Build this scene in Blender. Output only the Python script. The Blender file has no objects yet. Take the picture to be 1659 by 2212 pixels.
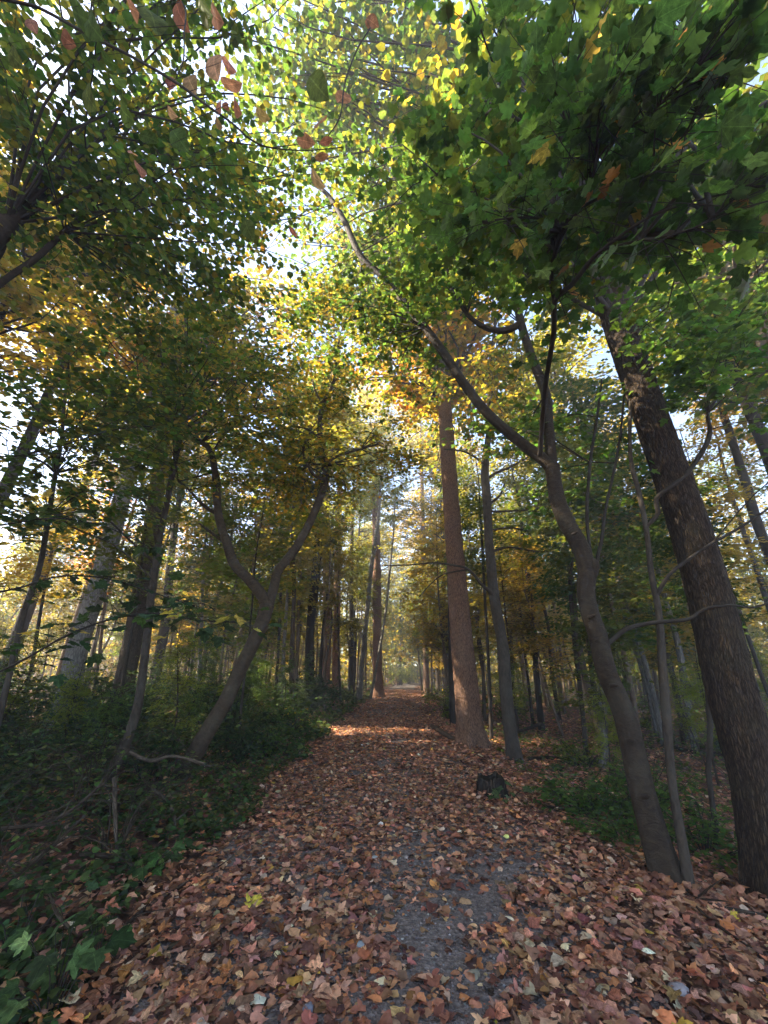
import bpy, math, random
import numpy as np
from mathutils import Vector

random.seed(7)
rng = np.random.default_rng(11)
sc = bpy.context.scene
col = sc.collection

# ------------------------------------------------------------------ camera, sky, sun, exposure
PITCH = math.radians(22.8)
FPX, CU, CV = 831.0, 829.5, 1106.0           # focal length and centre in 1659 x 2212 picture units
CAM = np.array([0.0, 0.0, 1.6])
cam = bpy.data.cameras.new('camera')
cam.sensor_fit = 'VERTICAL'; cam.sensor_height = 36.0; cam.lens = FPX / 2212 * 36.0
cam.clip_start = 0.05; cam.clip_end = 800
camo = bpy.data.objects.new('camera', cam); col.objects.link(camo)
camo.location = CAM; camo.rotation_euler = (math.pi / 2 + PITCH, 0, 0)
sc.camera = camo

SUN_EL, SUN_AZ = math.radians(42), math.radians(-84)   # azimuth from +Y, clockwise: the sun stands at the left
world = bpy.data.worlds.new('World'); sc.world = world; world.use_nodes = True
wn = world.node_tree.nodes; wl = world.node_tree.links
sky = wn.new('ShaderNodeTexSky'); sky.sky_type = 'NISHITA'; sky.sun_disc = False
sky.sun_elevation = SUN_EL; sky.sun_rotation = SUN_AZ
sky.air_density = 0.75; sky.dust_density = 0.5; sky.ozone_density = 0.4
wl.new(sky.outputs[0], wn['Background'].inputs[0]); wn['Background'].inputs[1].default_value = 0.11

sun = bpy.data.lights.new('sun', 'SUN'); sun.energy = 5.0; sun.angle = math.radians(0.53); sun.color = (1.0, 0.86, 0.66)
suno = bpy.data.objects.new('sun', sun); col.objects.link(suno)
sd = Vector((math.sin(SUN_AZ) * math.cos(SUN_EL), math.cos(SUN_AZ) * math.cos(SUN_EL), math.sin(SUN_EL)))
suno.rotation_euler = sd.to_track_quat('Z', 'Y').to_euler(); suno.location = (-30, 10, 40)

HAZE = 0.0042
sc.view_settings.view_transform = 'Standard'; sc.view_settings.look = 'None'
sc.view_settings.exposure = 2.85; sc.view_settings.gamma = 1.0
sc.render.engine = 'CYCLES'
sc.cycles.max_bounces = 7; sc.cycles.diffuse_bounces = 5; sc.cycles.glossy_bounces = 2
sc.cycles.transmission_bounces = 6; sc.cycles.transparent_max_bounces = 4
sc.cycles.caustics_reflective = False; sc.cycles.caustics_refractive = False
sc.cycles.use_denoising = True
sc.cycles.use_adaptive_sampling = True; sc.cycles.adaptive_threshold = 0.02

# ------------------------------------------------------------------ small maths
FW = np.array([0, math.cos(PITCH), math.sin(PITCH)]); UP = np.array([0, -math.sin(PITCH), math.cos(PITCH)]); RT = np.array([1.0, 0, 0])

def ray(u, v):
    return FW + RT * ((u - CU) / FPX) + UP * (-(v - CV) / FPX)

def at(u, v, Y):
    """the point on the sight line of a photo position that lies Y metres ahead"""
    d = ray(u, v); return CAM + d * (Y / d[1])

def xc(y):
    y = np.asarray(y, float); return 0.0 + 0.00105 * np.maximum(y - 6, 0) ** 2

def sstep(a, b, t):
    t = np.clip((np.asarray(t, float) - a) / (b - a), 0, 1); return t * t * (3 - 2 * t)

def wob(x, y, s=1.0):
    x = np.asarray(x, float) * s; y = np.asarray(y, float) * s
    return (np.sin(x * 1.3 + 1.7 * np.sin(y * .7)) + np.sin(y * 1.1 + 1.3 * np.sin(x * .9 + 2)) + .6 * np.sin(x * 2.7 - y * 2.1 + 1) + .4 * np.sin(x * 4.3 + y * 3.7)) / 3.0

def ground(x, y):
    d = np.asarray(x, float) - xc(y)
    n = wob(x, y, .55)
    z = 0.015 * n
    z = z + sstep(1.5, 3.2, -d) * (0.16 + 0.10 * n) + sstep(6, 30, -d) * 0.5 + sstep(22, 90, np.abs(d)) * 4.5 + sstep(75, 130, np.asarray(y, float)) * 3.5
    z = z - sstep(1.5, 4.2, d) * (0.26 + 0.07 * n) + sstep(8, 40, d) * 0.3
    return z

def gpt(u, v):
    """where the sight line of a photo position meets the ground"""
    d = ray(u, v); t = (0 - CAM[2]) / min(d[2], -1e-3)
    for _ in range(12):
        p = CAM + d * t; t += (ground(p[0], p[1]) - p[2]) / min(d[2], -1e-3) * 0.8
    p = CAM + d * t; return np.array([p[0], p[1], float(ground(p[0], p[1]))])

def unit(a):
    a = np.asarray(a, float); return a / np.maximum(np.linalg.norm(a, axis=-1, keepdims=True), 1e-9)

# ------------------------------------------------------------------ mesh building
def mesh_from(name, V, F, mats, colf=None, bk=None, smooth=False, midx=None):
    """V (n,3); F list of (m,k) integer arrays; colf per face colours; bk per vertex bark coordinates"""
    V = np.asarray(V, np.float32)
    F = [np.asarray(f, np.int32) for f in F if len(f)]
    me = bpy.data.meshes.new(name)
    me.vertices.add(len(V)); me.vertices.foreach_set('co', V.ravel())
    loops = np.concatenate([f.ravel() for f in F]); tot = np.concatenate([np.full(len(f), f.shape[1], np.int32) for f in F])
    st = np.concatenate([[0], np.cumsum(tot)[:-1]]).astype(np.int32)
    me.loops.add(len(loops)); me.loops.foreach_set('vertex_index', loops)
    me.polygons.add(len(tot)); me.polygons.foreach_set('loop_start', st); me.polygons.foreach_set('loop_total', tot)
    if smooth: me.polygons.foreach_set('use_smooth', np.ones(len(tot), bool))
    for m in (mats if isinstance(mats, (list, tuple)) else [mats]): me.materials.append(m)
    if midx is not None: me.polygons.foreach_set('material_index', np.asarray(midx, np.int32))
    if colf is not None:
        a = me.attributes.new('col', 'FLOAT_COLOR', 'FACE')
        c = np.ones((len(tot), 4), np.float32); c[:, :3] = colf; a.data.foreach_set('color', c.ravel())
    if bk is not None:
        a = me.attributes.new('bk', 'FLOAT_VECTOR', 'POINT'); a.data.foreach_set('vector', np.asarray(bk, np.float32).ravel())
    me.update(calc_edges=True)
    return me

def link(name, me, parent=None, loc=(0, 0, 0), rot=(0, 0, 0), scale=(1, 1, 1), color=None):
    o = bpy.data.objects.new(name, me); col.objects.link(o)
    o.location = loc; o.rotation_euler = rot; o.scale = scale
    if parent is not None: o.parent = parent
    if color is not None: o.color = (*color, 1)
    return o

def tag(o, label=None, cat=None, group=None, kind=None):
    if label: o['label'] = label
    if cat: o['category'] = cat
    if group: o['group'] = group
    if kind: o['kind'] = kind
    return o

def catmull(P, n):
    P = np.asarray(P, float)
    if len(P) < 3:
        t = np.linspace(0, 1, n)[:, None]; return P[0] * (1 - t) + P[-1] * t
    Q = np.vstack([2 * P[0] - P[1], P, 2 * P[-1] - P[-2]])
    L = np.concatenate([[0], np.cumsum(np.linalg.norm(np.diff(P[:, :3], axis=0), axis=1))])
    s = np.linspace(0, L[-1], n); i = np.clip(np.searchsorted(L, s, 'right') - 1, 0, len(P) - 2)
    t = ((s - L[i]) / np.maximum(L[i + 1] - L[i], 1e-9))[:, None]
    a, b, c, d = Q[i], Q[i + 1], Q[i + 2], Q[i + 3]
    return .5 * (2 * b + (c - a) * t + (2 * a - 5 * b + 4 * c - d) * t ** 2 + (3 * b - a - 3 * c + d) * t ** 3)

class Wood:
    """collects tubes"""
    def __init__(s): s.V = []; s.F = []; s.B = []; s.n = 0
    def tube(s, P, R, sides=6, step=None, disp=None, seg=None, cap=True):
        P = np.asarray(P, float); R = np.asarray(R, float)
        L = np.linalg.norm(np.diff(P, axis=0), axis=1).sum()
        n = seg or max(3, int(L / (step or max(.06, L / 12))))
        PR = catmull(np.hstack([P, R[:, None]]), n); C = PR[:, :3]; rr = np.maximum(PR[:, 3], 1e-4)
        T = unit(np.gradient(C, axis=0))
        ref = np.array([.31, -.95, .05]); 
        A = np.cross(T, ref); bad = np.linalg.norm(A, axis=1) < .2
        A[bad] = np.cross(T[bad], [0.9, .1, .4]); A = unit(A); Bn = np.cross(T, A)
        th = np.linspace(0, 2 * math.pi, sides, endpoint=False)
        ln = np.concatenate([[0], np.cumsum(np.linalg.norm(np.diff(C, axis=0), axis=1))])
        ct, snn = np.cos(th)[None, :, None], np.sin(th)[None, :, None]
        r = rr[:, None] * np.ones((1, sides))
        if disp is not None: r = r + disp(th[None, :], ln[:, None], rr[:, None])
        V = C[:, None] + A[:, None] * ct * r[:, :, None] + Bn[:, None] * snn * r[:, :, None]
        Bk = np.stack([np.cos(th)[None] * rr[:, None], np.sin(th)[None] * rr[:, None], ln[:, None] * np.ones((1, sides))], -1)
        i = np.arange(n - 1)[:, None]; j = np.arange(sides)[None]; j2 = (j + 1) % sides
        F = np.stack([i * sides + j, i * sides + j2, (i + 1) * sides + j2, (i + 1) * sides + j], -1).reshape(-1, 4) + s.n
        s.V.append(V.reshape(-1, 3)); s.B.append(Bk.reshape(-1, 3)); s.F.append(F); s.n += n * sides
        if cap:
            s.V.append(C[-1:] + T[-1:] * rr[-1] * .6); s.B.append(Bk[-1, :1]); k = s.n; s.n += 1
            e = k - sides + np.arange(sides); f = np.stack([e, np.roll(e, -1), np.full(sides, k), np.full(sides, k)], -1)
            s.T = getattr(s, 'T', []) + [f[:, :3]]
    def build(s, name, mat, origin=(0, 0, 0), smooth=True):
        V = np.vstack(s.V) - np.asarray(origin); F = [np.vstack(s.F)]
        if getattr(s, 'T', None): F.append(np.vstack(s.T))
        return mesh_from(name, V, F, mat, bk=np.vstack(s.B), smooth=smooth)

# ------------------------------------------------------------------ leaf templates: base at origin, tip on +Y, normal +Z
def mirror(h):
    h = np.array(h, float); m = h[1:-1][::-1] * [-1, 1]; return np.vstack([h, m])

def fan(outline, c=(0, .32), fold=.10, droop=.12, twist=0.0, curl=0.0):
    o = np.vstack([[c], outline]); x, y = o[:, 0], o[:, 1]
    z = -fold * 0 + fold * np.abs(x) - droop * (y - .2) ** 2 + twist * x * (y - .3) + curl * x * x * 1.4
    V = np.column_stack([x, y, z]); V[:, 2] += .03 * np.sin(7 * x + 5 * y + curl * 9)
    n = len(outline); i = np.arange(n); F = np.column_stack([np.zeros(n, int), 1 + i, 1 + (i + 1) % n])
    return V, [F]

MAPLE = mirror([(0, 0), (.15, -.08), (.40, -.05), (.33, .12), (.46, .20), (.60, .47), (.43, .47), (.25, .44), (.30, .62), (.22, .78), (.11, .80), (0, 1.02)])
MAPLE_M = mirror([(0, 0), (.40, -.03), (.34, .14), (.58, .47), (.24, .45), (.22, .76), (0, 1.0)])
OVAL = mirror([(0, 0), (.13, .10), (.24, .28), (.28, .48), (.23, .70), (.12, .87), (0, 1.0)])
NARROW = mirror([(0, 0), (.12, .14), (.21, .36), (.20, .60), (.11, .83), (0, 1.0)])
T_MAPLE = fan(MAPLE); T_MAPLE2 = fan(MAPLE, fold=-.05, droop=.22, twist=.25); T_MAPLE3 = fan(MAPLE, fold=.22, droop=.05, twist=-.3)
T_MED = fan(MAPLE_M, fold=.12, droop=.15); T_MED2 = fan(MAPLE_M, fold=-.08, droop=.2, twist=.3)
T_OVAL = fan(OVAL, c=(0, .45), fold=.16, droop=.12); T_OVAL2 = fan(OVAL, c=(0, .45), fold=.05, droop=.25, twist=.3)
T_NARROW = fan(NARROW, c=(0, .45), fold=.2, droop=.15)
MAPLE_R = mirror([(0, 0), (.20, -.06), (.40, .04), (.42, .2), (.50, .40), (.38, .50), (.33, .66), (.16, .84), (0, 1.0)])
LIT = [fan(MAPLE_R, fold=.12, droop=.2, twist=.35, curl=.25), fan(MAPLE_R, fold=-.08, droop=.28, twist=-.3, curl=-.5), fan(OVAL, (0, .45), fold=.22, droop=.2), fan(OVAL, (0, .45), fold=-.1, droop=.35, twist=.45), fan(MAPLE, fold=.06, droop=.25, twist=.3, curl=.45), fan(MAPLE, fold=-.06, droop=.35, twist=-.35, curl=-.7)]
T_LOW = (np.array([(0, 0, 0), (.42, .12, .06), (.46, .52, .05), (0, 1, -.08), (-.46, .52, .05), (-.42, .12, .06)], float), [np.array([[0, 1, 2, 3], [0, 3, 4, 5]])])
T_LOWC = (np.array([(0, 0, .04), (.40, .1, .10), (.48, .55, .06), (0, 1, -.08), (-.44, .55, .14), (-.42, .12, .03)], float), [np.array([[0, 1, 2, 3], [0, 3, 4, 5]])])
T_FAR = (np.array([(0, 0, 0), (.42, .42, .05), (0, 1, -.05), (-.42, .42, .05)], float), [np.array([[0, 1, 2], [0, 2, 3]])])

class Leaves:
    def __init__(s): s.V = []; s.F = {}; s.C = {}; s.n = 0
    def add(s, tpl, P, N, D, S, C):
        """positions, normals, directions, sizes, colours"""
        P = np.asarray(P, float)
        if not len(P): return
        Vt, Ft = tpl; D = unit(D); X = unit(np.cross(D, N)); N2 = np.cross(X, D); S = np.asarray(S, float)
        V = P[:, None] + S[:, None, None] * (Vt[None, :, :1] * X[:, None] + Vt[None, :, 1:2] * D[:, None] + Vt[None, :, 2:] * N2[:, None])
        k = len(Vt); base = s.n + np.arange(len(P))[:, None, None] * k
        for f in Ft:
            w = f.shape[1]; s.F.setdefault(w, []).append((f[None] + base).reshape(-1, w)); s.C.setdefault(w, []).append(np.repeat(np.asarray(C, np.float32), len(f), 0))
        s.V.append(V.reshape(-1, 3)); s.n += len(P) * k
    def build(s, name, mat, origin=(0, 0, 0)):
        ks = sorted(s.F); F = [np.vstack(s.F[k]) for k in ks]; C = np.vstack([np.vstack(s.C[k]) for k in ks])
        return mesh_from(name, np.vstack(s.V) - np.asarray(origin), F, mat, colf=C)

def palette(cols, n, jit=.22, w=None):
    c = np.array(cols, float)[rng.choice(len(cols), n, p=w)]
    return np.clip(c * np.exp(rng.normal(0, jit, (n, 1))) * np.exp(rng.normal(0, jit * .35, (n, 3))), .004, .85)

def rnd_normals(n, tilt=.35):
    return unit(np.column_stack([rng.normal(0, tilt, n), rng.normal(0, tilt, n), np.ones(n)]))

# ------------------------------------------------------------------ materials
def nodes(name):
    m = bpy.data.materials.new(name); m.use_nodes = True; t = m.node_tree; t.nodes.clear()
    o = t.nodes.new('ShaderNodeOutputMaterial'); return m, t, o

def leaf_mat(name, trans=.5, tint=(1.75, 1.65, .9), gloss=.022, rough=.5):
    m, t, o = nodes(name); N = t.nodes.new; L = t.links.new
    a = N('ShaderNodeAttribute'); a.attribute_name = 'col'
    oi = N('ShaderNodeObjectInfo')
    mu = N('ShaderNodeMix'); mu.data_type = 'RGBA'; mu.blend_type = 'MULTIPLY'; mu.inputs[0].default_value = 1
    L(a.outputs['Color'], mu.inputs[6]); L(oi.outputs['Color'], mu.inputs[7])
    tc = N('ShaderNodeTexCoord'); nz = N('ShaderNodeTexNoise'); nz.inputs['Scale'].default_value = 38; nz.inputs['Detail'].default_value = 3
    L(tc.outputs['Object'], nz.inputs['Vector'])
    mr = N('ShaderNodeMapRange'); mr.inputs[1].default_value = .25; mr.inputs[2].default_value = .75; mr.inputs[3].default_value = .72; mr.inputs[4].default_value = 1.28
    L(nz.outputs[0], mr.inputs[0])
    m2 = N('ShaderNodeVectorMath'); m2.operation = 'SCALE'; L(mu.outputs[2], m2.inputs[0]); L(mr.outputs[0], m2.inputs['Scale'])
    tt = N('ShaderNodeVectorMath'); tt.operation = 'MULTIPLY'; L(m2.outputs[0], tt.inputs[0]); tt.inputs[1].default_value = tint
    df = N('ShaderNodeBsdfDiffuse'); L(m2.outputs[0], df.inputs['Color'])
    tr = N('ShaderNodeBsdfTranslucent'); L(tt.outputs[0], tr.inputs['Color'])
    mx = N('ShaderNodeMixShader'); mx.inputs[0].default_value = trans; L(df.outputs[0], mx.inputs[1]); L(tr.outputs[0], mx.inputs[2])
    gl = N('ShaderNodeBsdfGlossy'); gl.inputs['Roughness'].default_value = rough; gl.inputs['Color'].default_value = (.8, .8, .8, 1)
    lw = N('ShaderNodeLayerWeight'); lw.inputs[0].default_value = .25
    gm = N('ShaderNodeMath'); gm.operation = 'MULTIPLY'; gm.inputs[1].default_value = gloss * 3; L(lw.outputs['Fresnel'], gm.inputs[0])
    fx = N('ShaderNodeMixShader'); L(gm.outputs[0], fx.inputs[0]); L(mx.outputs[0], fx.inputs[1]); L(gl.outputs[0], fx.inputs[2])
    L(fx.outputs[0], o.inputs[0]); return m

def vein_mat(name, base, kind):
    m = base.copy(); m.name = name; t = m.node_tree; N = t.nodes.new; L = t.links.new
    tc = N('ShaderNodeTexCoord'); sp = N('ShaderNodeSeparateXYZ'); L(tc.outputs['Object'], sp.inputs[0])
    def M(op, a, b=None, c=None):
        n = N('ShaderNodeMath'); n.operation = op
        for i, v in enumerate((a, b, c)):
            if v is None: continue
            if isinstance(v, (int, float)): n.inputs[i].default_value = v
            else: L(v, n.inputs[i])
        return n.outputs[0]
    ax = M('ABSOLUTE', sp.outputs[0]); mid = M('LESS_THAN', ax, .014)
    if kind == 'oval':
        q = M('FRACT', M('MULTIPLY', M('SUBTRACT', sp.outputs[1], M('MULTIPLY', ax, .75)), 8.0)); side = M('LESS_THAN', q, .10)
    else:
        th = M('ARCTAN2', sp.outputs[0], M('ADD', sp.outputs[1], .02)); r = M('SQRT', M('ADD', M('MULTIPLY', sp.outputs[0], sp.outputs[0]), M('MULTIPLY', sp.outputs[1], sp.outputs[1])))
        side = M('LESS_THAN', M('MULTIPLY', M('PINGPONG', M('ABSOLUTE', M('ADD', th, 0)), .37), r), .014)
    v = M('MAXIMUM', mid, M('MULTIPLY', side, .7))
    nz = N('ShaderNodeTexNoise'); nz.inputs['Scale'].default_value = 4.5; nz.inputs['Detail'].default_value = 4
    oi = N('ShaderNodeObjectInfo'); ad = N('ShaderNodeVectorMath'); ad.operation = 'MULTIPLY_ADD'; L(oi.outputs['Random'], ad.inputs[0]); ad.inputs[1].default_value = (31, 17, 9); L(tc.outputs['Object'], ad.inputs[2]); L(ad.outputs[0], nz.inputs['Vector'])
    mr = N('ShaderNodeMapRange'); mr.inputs[1].default_value = .32; mr.inputs[2].default_value = .68; mr.inputs[3].default_value = .55; mr.inputs[4].default_value = 1.3; L(nz.outputs[0], mr.inputs[0])
    gain = M('MULTIPLY', mr.outputs[0], M('ADD', 1.0, M('MULTIPLY', v, .55)))
    sc_ = [n for n in t.nodes if n.type == 'VECT_MATH' and n.operation == 'SCALE'][0]; old = sc_.inputs['Scale'].links[0].from_socket
    L(M('MULTIPLY', old, gain), sc_.inputs['Scale']); return m

def bark_mat(name, dark, light, sx=9.0, sz=1.6, bump=.6, patch=(.3, .33, .26), patch_amt=.25, rough=.9, ridge=True):
    m, t, o = nodes(name); N = t.nodes.new; L = t.links.new
    a = N('ShaderNodeAttribute'); a.attribute_name = 'bk'
    mp = N('ShaderNodeMapping'); mp.inputs['Scale'].default_value = (sx, sx, sz); L(a.outputs['Vector'], mp.inputs[0])
    n1 = N('ShaderNodeTexNoise'); n1.inputs['Scale'].default_value = 2.2; n1.inputs['Detail'].default_value = 7; n1.inputs['Roughness'].default_value = .65; n1.inputs['Distortion'].default_value = .5
    L(mp.outputs[0], n1.inputs['Vector'])
    vo = N('ShaderNodeTexVoronoi'); vo.feature = 'DISTANCE_TO_EDGE'; vo.inputs['Scale'].default_value = 2.6
    wv = N('ShaderNodeVectorMath'); wv.operation = 'MULTIPLY_ADD'; wv.inputs[1].default_value = (.5, .5, .9); L(n1.outputs['Color'], wv.inputs[0]); L(mp.outputs[0], wv.inputs[2]); L(wv.outputs[0], vo.inputs['Vector'])
    mr = N('ShaderNodeMapRange'); mr.inputs[2].default_value = .22; L(vo.outputs['Distance'], mr.inputs[0])
    h = N('ShaderNodeMath'); h.operation = 'MULTIPLY' if ridge else 'ADD'; L(n1.outputs[0], h.inputs[0])
    if ridge: L(mr.outputs[0], h.inputs[1])
    else: h.inputs[1].default_value = 0
    cr = N('ShaderNodeValToRGB'); cr.color_ramp.elements[0].color = (*dark, 1); cr.color_ramp.elements[1].color = (*light, 1)
    cr.color_ramp.elements[0].position = .05 if ridge else .3; cr.color_ramp.elements[1].position = .6 if ridge else .75; L(h.outputs[0], cr.inputs[0])
    n2 = N('ShaderNodeTexNoise'); n2.inputs['Scale'].default_value = 2.3; n2.inputs['Detail'].default_value = 5; L(a.outputs['Vector'], n2.inputs['Vector'])
    m3 = N('ShaderNodeMapRange'); m3.inputs[1].default_value = .5; m3.inputs[2].default_value = .72; m3.inputs[4].default_value = patch_amt; L(n2.outputs[0], m3.inputs[0])
    mx = N('ShaderNodeMix'); mx.data_type = 'RGBA'; L(m3.outputs[0], mx.inputs[0]); L(cr.outputs[0], mx.inputs[6]); mx.inputs[7].default_value = (*patch, 1)
    bs = N('ShaderNodeBsdfPrincipled'); bs.inputs['Roughness'].default_value = rough; bs.inputs['Specular IOR Level'].default_value = .2
    oi = N('ShaderNodeObjectInfo'); om = N('ShaderNodeMix'); om.data_type = 'RGBA'; om.blend_type = 'MULTIPLY'; om.inputs[0].default_value = 1
    L(mx.outputs[2], om.inputs[6]); L(oi.outputs['Color'], om.inputs[7]); L(om.outputs[2], bs.inputs['Base Color'])
    bp = N('ShaderNodeBump'); bp.inputs['Strength'].default_value = bump; bp.inputs['Distance'].default_value = .03; L(h.outputs[0], bp.inputs['Height']); L(bp.outputs[0], bs.inputs['Normal'])
    L(bs.outputs[0], o.inputs[0]); return m

def floor_mat(name, cols, scale=14, fine=60, bump=.5, gravel=False):
    m, t, o = nodes(name); N = t.nodes.new; L = t.links.new
    tc = N('ShaderNodeTexCoord')
    vo = N('ShaderNodeTexVoronoi'); vo.inputs['Scale'].default_value = scale; vo.inputs['Randomness'].default_value = 1
    nz = N('ShaderNodeTexNoise'); nz.inputs['Scale'].default_value = 5; nz.inputs['Detail'].default_value = 6
    L(tc.outputs['Object'], nz.inputs['Vector'])
    wv = N('ShaderNodeVectorMath'); wv.operation = 'MULTIPLY_ADD'; wv.inputs[1].default_value = (.12, .12, .0); L(nz.outputs['Color'], wv.inputs[0]); L(tc.outputs['Object'], wv.inputs[2]); L(wv.outputs[0], vo.inputs['Vector'])
    sp = N('ShaderNodeSeparateColor'); L(vo.outputs['Color'], sp.inputs[0])
    cr = N('ShaderNodeValToRGB'); e = cr.color_ramp.elements
    e[0].color = (*cols[0], 1); e[1].color = (*cols[-1], 1)
    for i, c in enumerate(cols[1:-1]): q = e.new((i + 1) / (len(cols) - 1)); q.color = (*c, 1)
    L(sp.outputs[0], cr.inputs[0])
    f = N('ShaderNodeTexNoise'); f.inputs['Scale'].default_value = fine; f.inputs['Detail'].default_value = 5; L(tc.outputs['Object'], f.inputs['Vector'])
    mr = N('ShaderNodeMapRange'); mr.inputs[1].default_value = .3; mr.inputs[2].default_value = .7; mr.inputs[3].default_value = .55; mr.inputs[4].default_value = 1.4; L(f.outputs[0], mr.inputs[0])
    m2 = N('ShaderNodeVectorMath'); m2.operation = 'SCALE'; L(cr.outputs[0], m2.inputs[0]); L(mr.outputs[0], m2.inputs['Scale'])
    bs = N('ShaderNodeBsdfPrincipled'); bs.inputs['Roughness'].default_value = .85; bs.inputs['Specular IOR Level'].default_value = .25; L(m2.outputs[0], bs.inputs['Base Color'])
    ad = N('ShaderNodeMath'); ad.operation = 'ADD'; L(vo.outputs['Distance'], ad.inputs[0]); L(f.outputs[0], ad.inputs[1])
    bp = N('ShaderNodeBump'); bp.inputs['Strength'].default_value = bump; bp.inputs['Distance'].default_value = .02; L(ad.outputs[0], bp.inputs['Height']); L(bp.outputs[0], bs.inputs['Normal'])
    L(bs.outputs[0], o.inputs[0]); return m

M_LEAF = leaf_mat('leaf_green', .52)
M_LITTER = leaf_mat('leaf_dry', .22, (1.3, 1.15, .9), .05, .5)
M_LEAF_MAPLE = vein_mat('leaf_maple_veined', M_LEAF, 'maple'); M_LEAF_OVAL = vein_mat('leaf_oval_veined', M_LEAF, 'oval'); M_DRY_MAPLE = vein_mat('leaf_dry_maple', M_LITTER, 'maple'); M_DRY_OVAL = vein_mat('leaf_dry_oval', M_LITTER, 'oval')
M_BARK_RIDGE = bark_mat('bark_ridged', (.013, .010, .007), (.052, .039, .027), 24, 4, .9, (.045, .046, .03), .35)
M_BARK_RED = bark_mat('bark_reddish', (.06, .036, .025), (.25, .155, .105), 24, 4, .8, (.17, .125, .10), .3)
M_BARK_SMOOTH = bark_mat('bark_smooth', (.016, .011, .007), (.05, .035, .021), 7, 11, .7, (.06, .054, .036), .5, .8, False)
M_BARK_THIN = bark_mat('bark_thin', (.022, .017, .012), (.075, .058, .042), 12, 5, .6, (.095, .09, .07), .5, .85, False)
M_BARK_PALE = bark_mat('bark_pale', (.09, .082, .07), (.24, .22, .19), 9, 1.9, .7, (.14, .15, .12), .3)
M_TWIG = bark_mat('bark_twig', (.018, .014, .010), (.045, .035, .026), 20, 5, .2, (.1, .1, .08), .3, .8, False)
M_DEAD = bark_mat('dead_wood', (.07, .055, .04), (.21, .17, .13), 12, 2, .6, (.1, .12, .07), .4)
M_FLOOR = floor_mat('forest_floor', [(.05, .03, .02), (.14, .07, .045), (.10, .05, .03), (.22, .12, .07), (.07, .04, .03), (.19, .09, .06)], 13, 45)
M_GRAVEL = floor_mat('gravel_path', [(.125, .095, .08), (.16, .13, .115), (.09, .07, .06), (.21, .18, .16), (.14, .105, .088)], 70, 25, .6)

# ------------------------------------------------------------------ ground and path
def axis_pts(lo, hi, n, near=0.0):
    t = np.linspace(-1, 1, n); a = np.sinh(t * 4.2) / np.sinh(4.2)
    return np.where(a < 0, near + a * (near - lo), near + a * (hi - near))
gx = axis_pts(-180, 180, 190); gy = axis_pts(-70, 230, 210, 5)
X, Y = np.meshgrid(gx, gy); Z = ground(X, Y)
ii = np.arange(len(gy) - 1)[:, None] * len(gx) + np.arange(len(gx) - 1)[None]
F = np.stack([ii, ii + 1, ii + len(gx) + 1, ii + len(gx)], -1).reshape(-1, 4)
fl = link('forest_floor', mesh_from('forest_floor', np.stack([X, Y, Z - .03], -1).reshape(-1, 3), [F], M_FLOOR, smooth=True)); tag(fl, kind='structure')

py = np.concatenate([np.linspace(-3, 14, 120), np.linspace(14.3, 95, 130)])
pt = np.linspace(-1, 1, 25)
hwl = 1.5 + .12 * np.sin(py * 1.7) + .08 * np.sin(py * 4.1 + 1); hwr = 1.55 + .12 * np.sin(py * 1.3 + 2)
PX = xc(py)[:, None] + np.where(pt[None] < 0, pt[None] * hwl[:, None], pt[None] * hwr[:, None])
PYY = py[:, None] + 0 * pt[None]
PZ = ground(PX, PYY) + .006 + .016 * (1 - pt[None] ** 2) + .006 * wob(PX, PYY, 4)
ii = np.arange(len(py) - 1)[:, None] * 25 + np.arange(24)[None]
F = np.stack([ii, ii + 1, ii + 26, ii + 25], -1).reshape(-1, 4)
pa = link('gravel_path', mesh_from('gravel_path', np.stack([PX, PYY, PZ], -1).reshape(-1, 3), [F], M_GRAVEL, smooth=True)); tag(pa, kind='structure')

def surf(x, y):
    d = x - xc(y); t = np.clip(np.where(d < 0, d / 1.5, d / 1.55), -1, 1)
    return ground(x, y) + .006 + .016 * (1 - t ** 2)

# ------------------------------------------------------------------ leaf litter
def bare(x, y):
    """1 where the gravel shows through"""
    d = x - xc(y) - .12
    n = wob(x * 1.0 + 3, y * .8, 1.9) * .9 + .45 * wob(x, y, 5.3)
    w = np.exp(-((d - .12) / .7) ** 2) * (1 - .6 * sstep(3.2, 9, y))
    return np.clip(w * .66 + n * 1.1 - .36, 0, 1)

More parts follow.
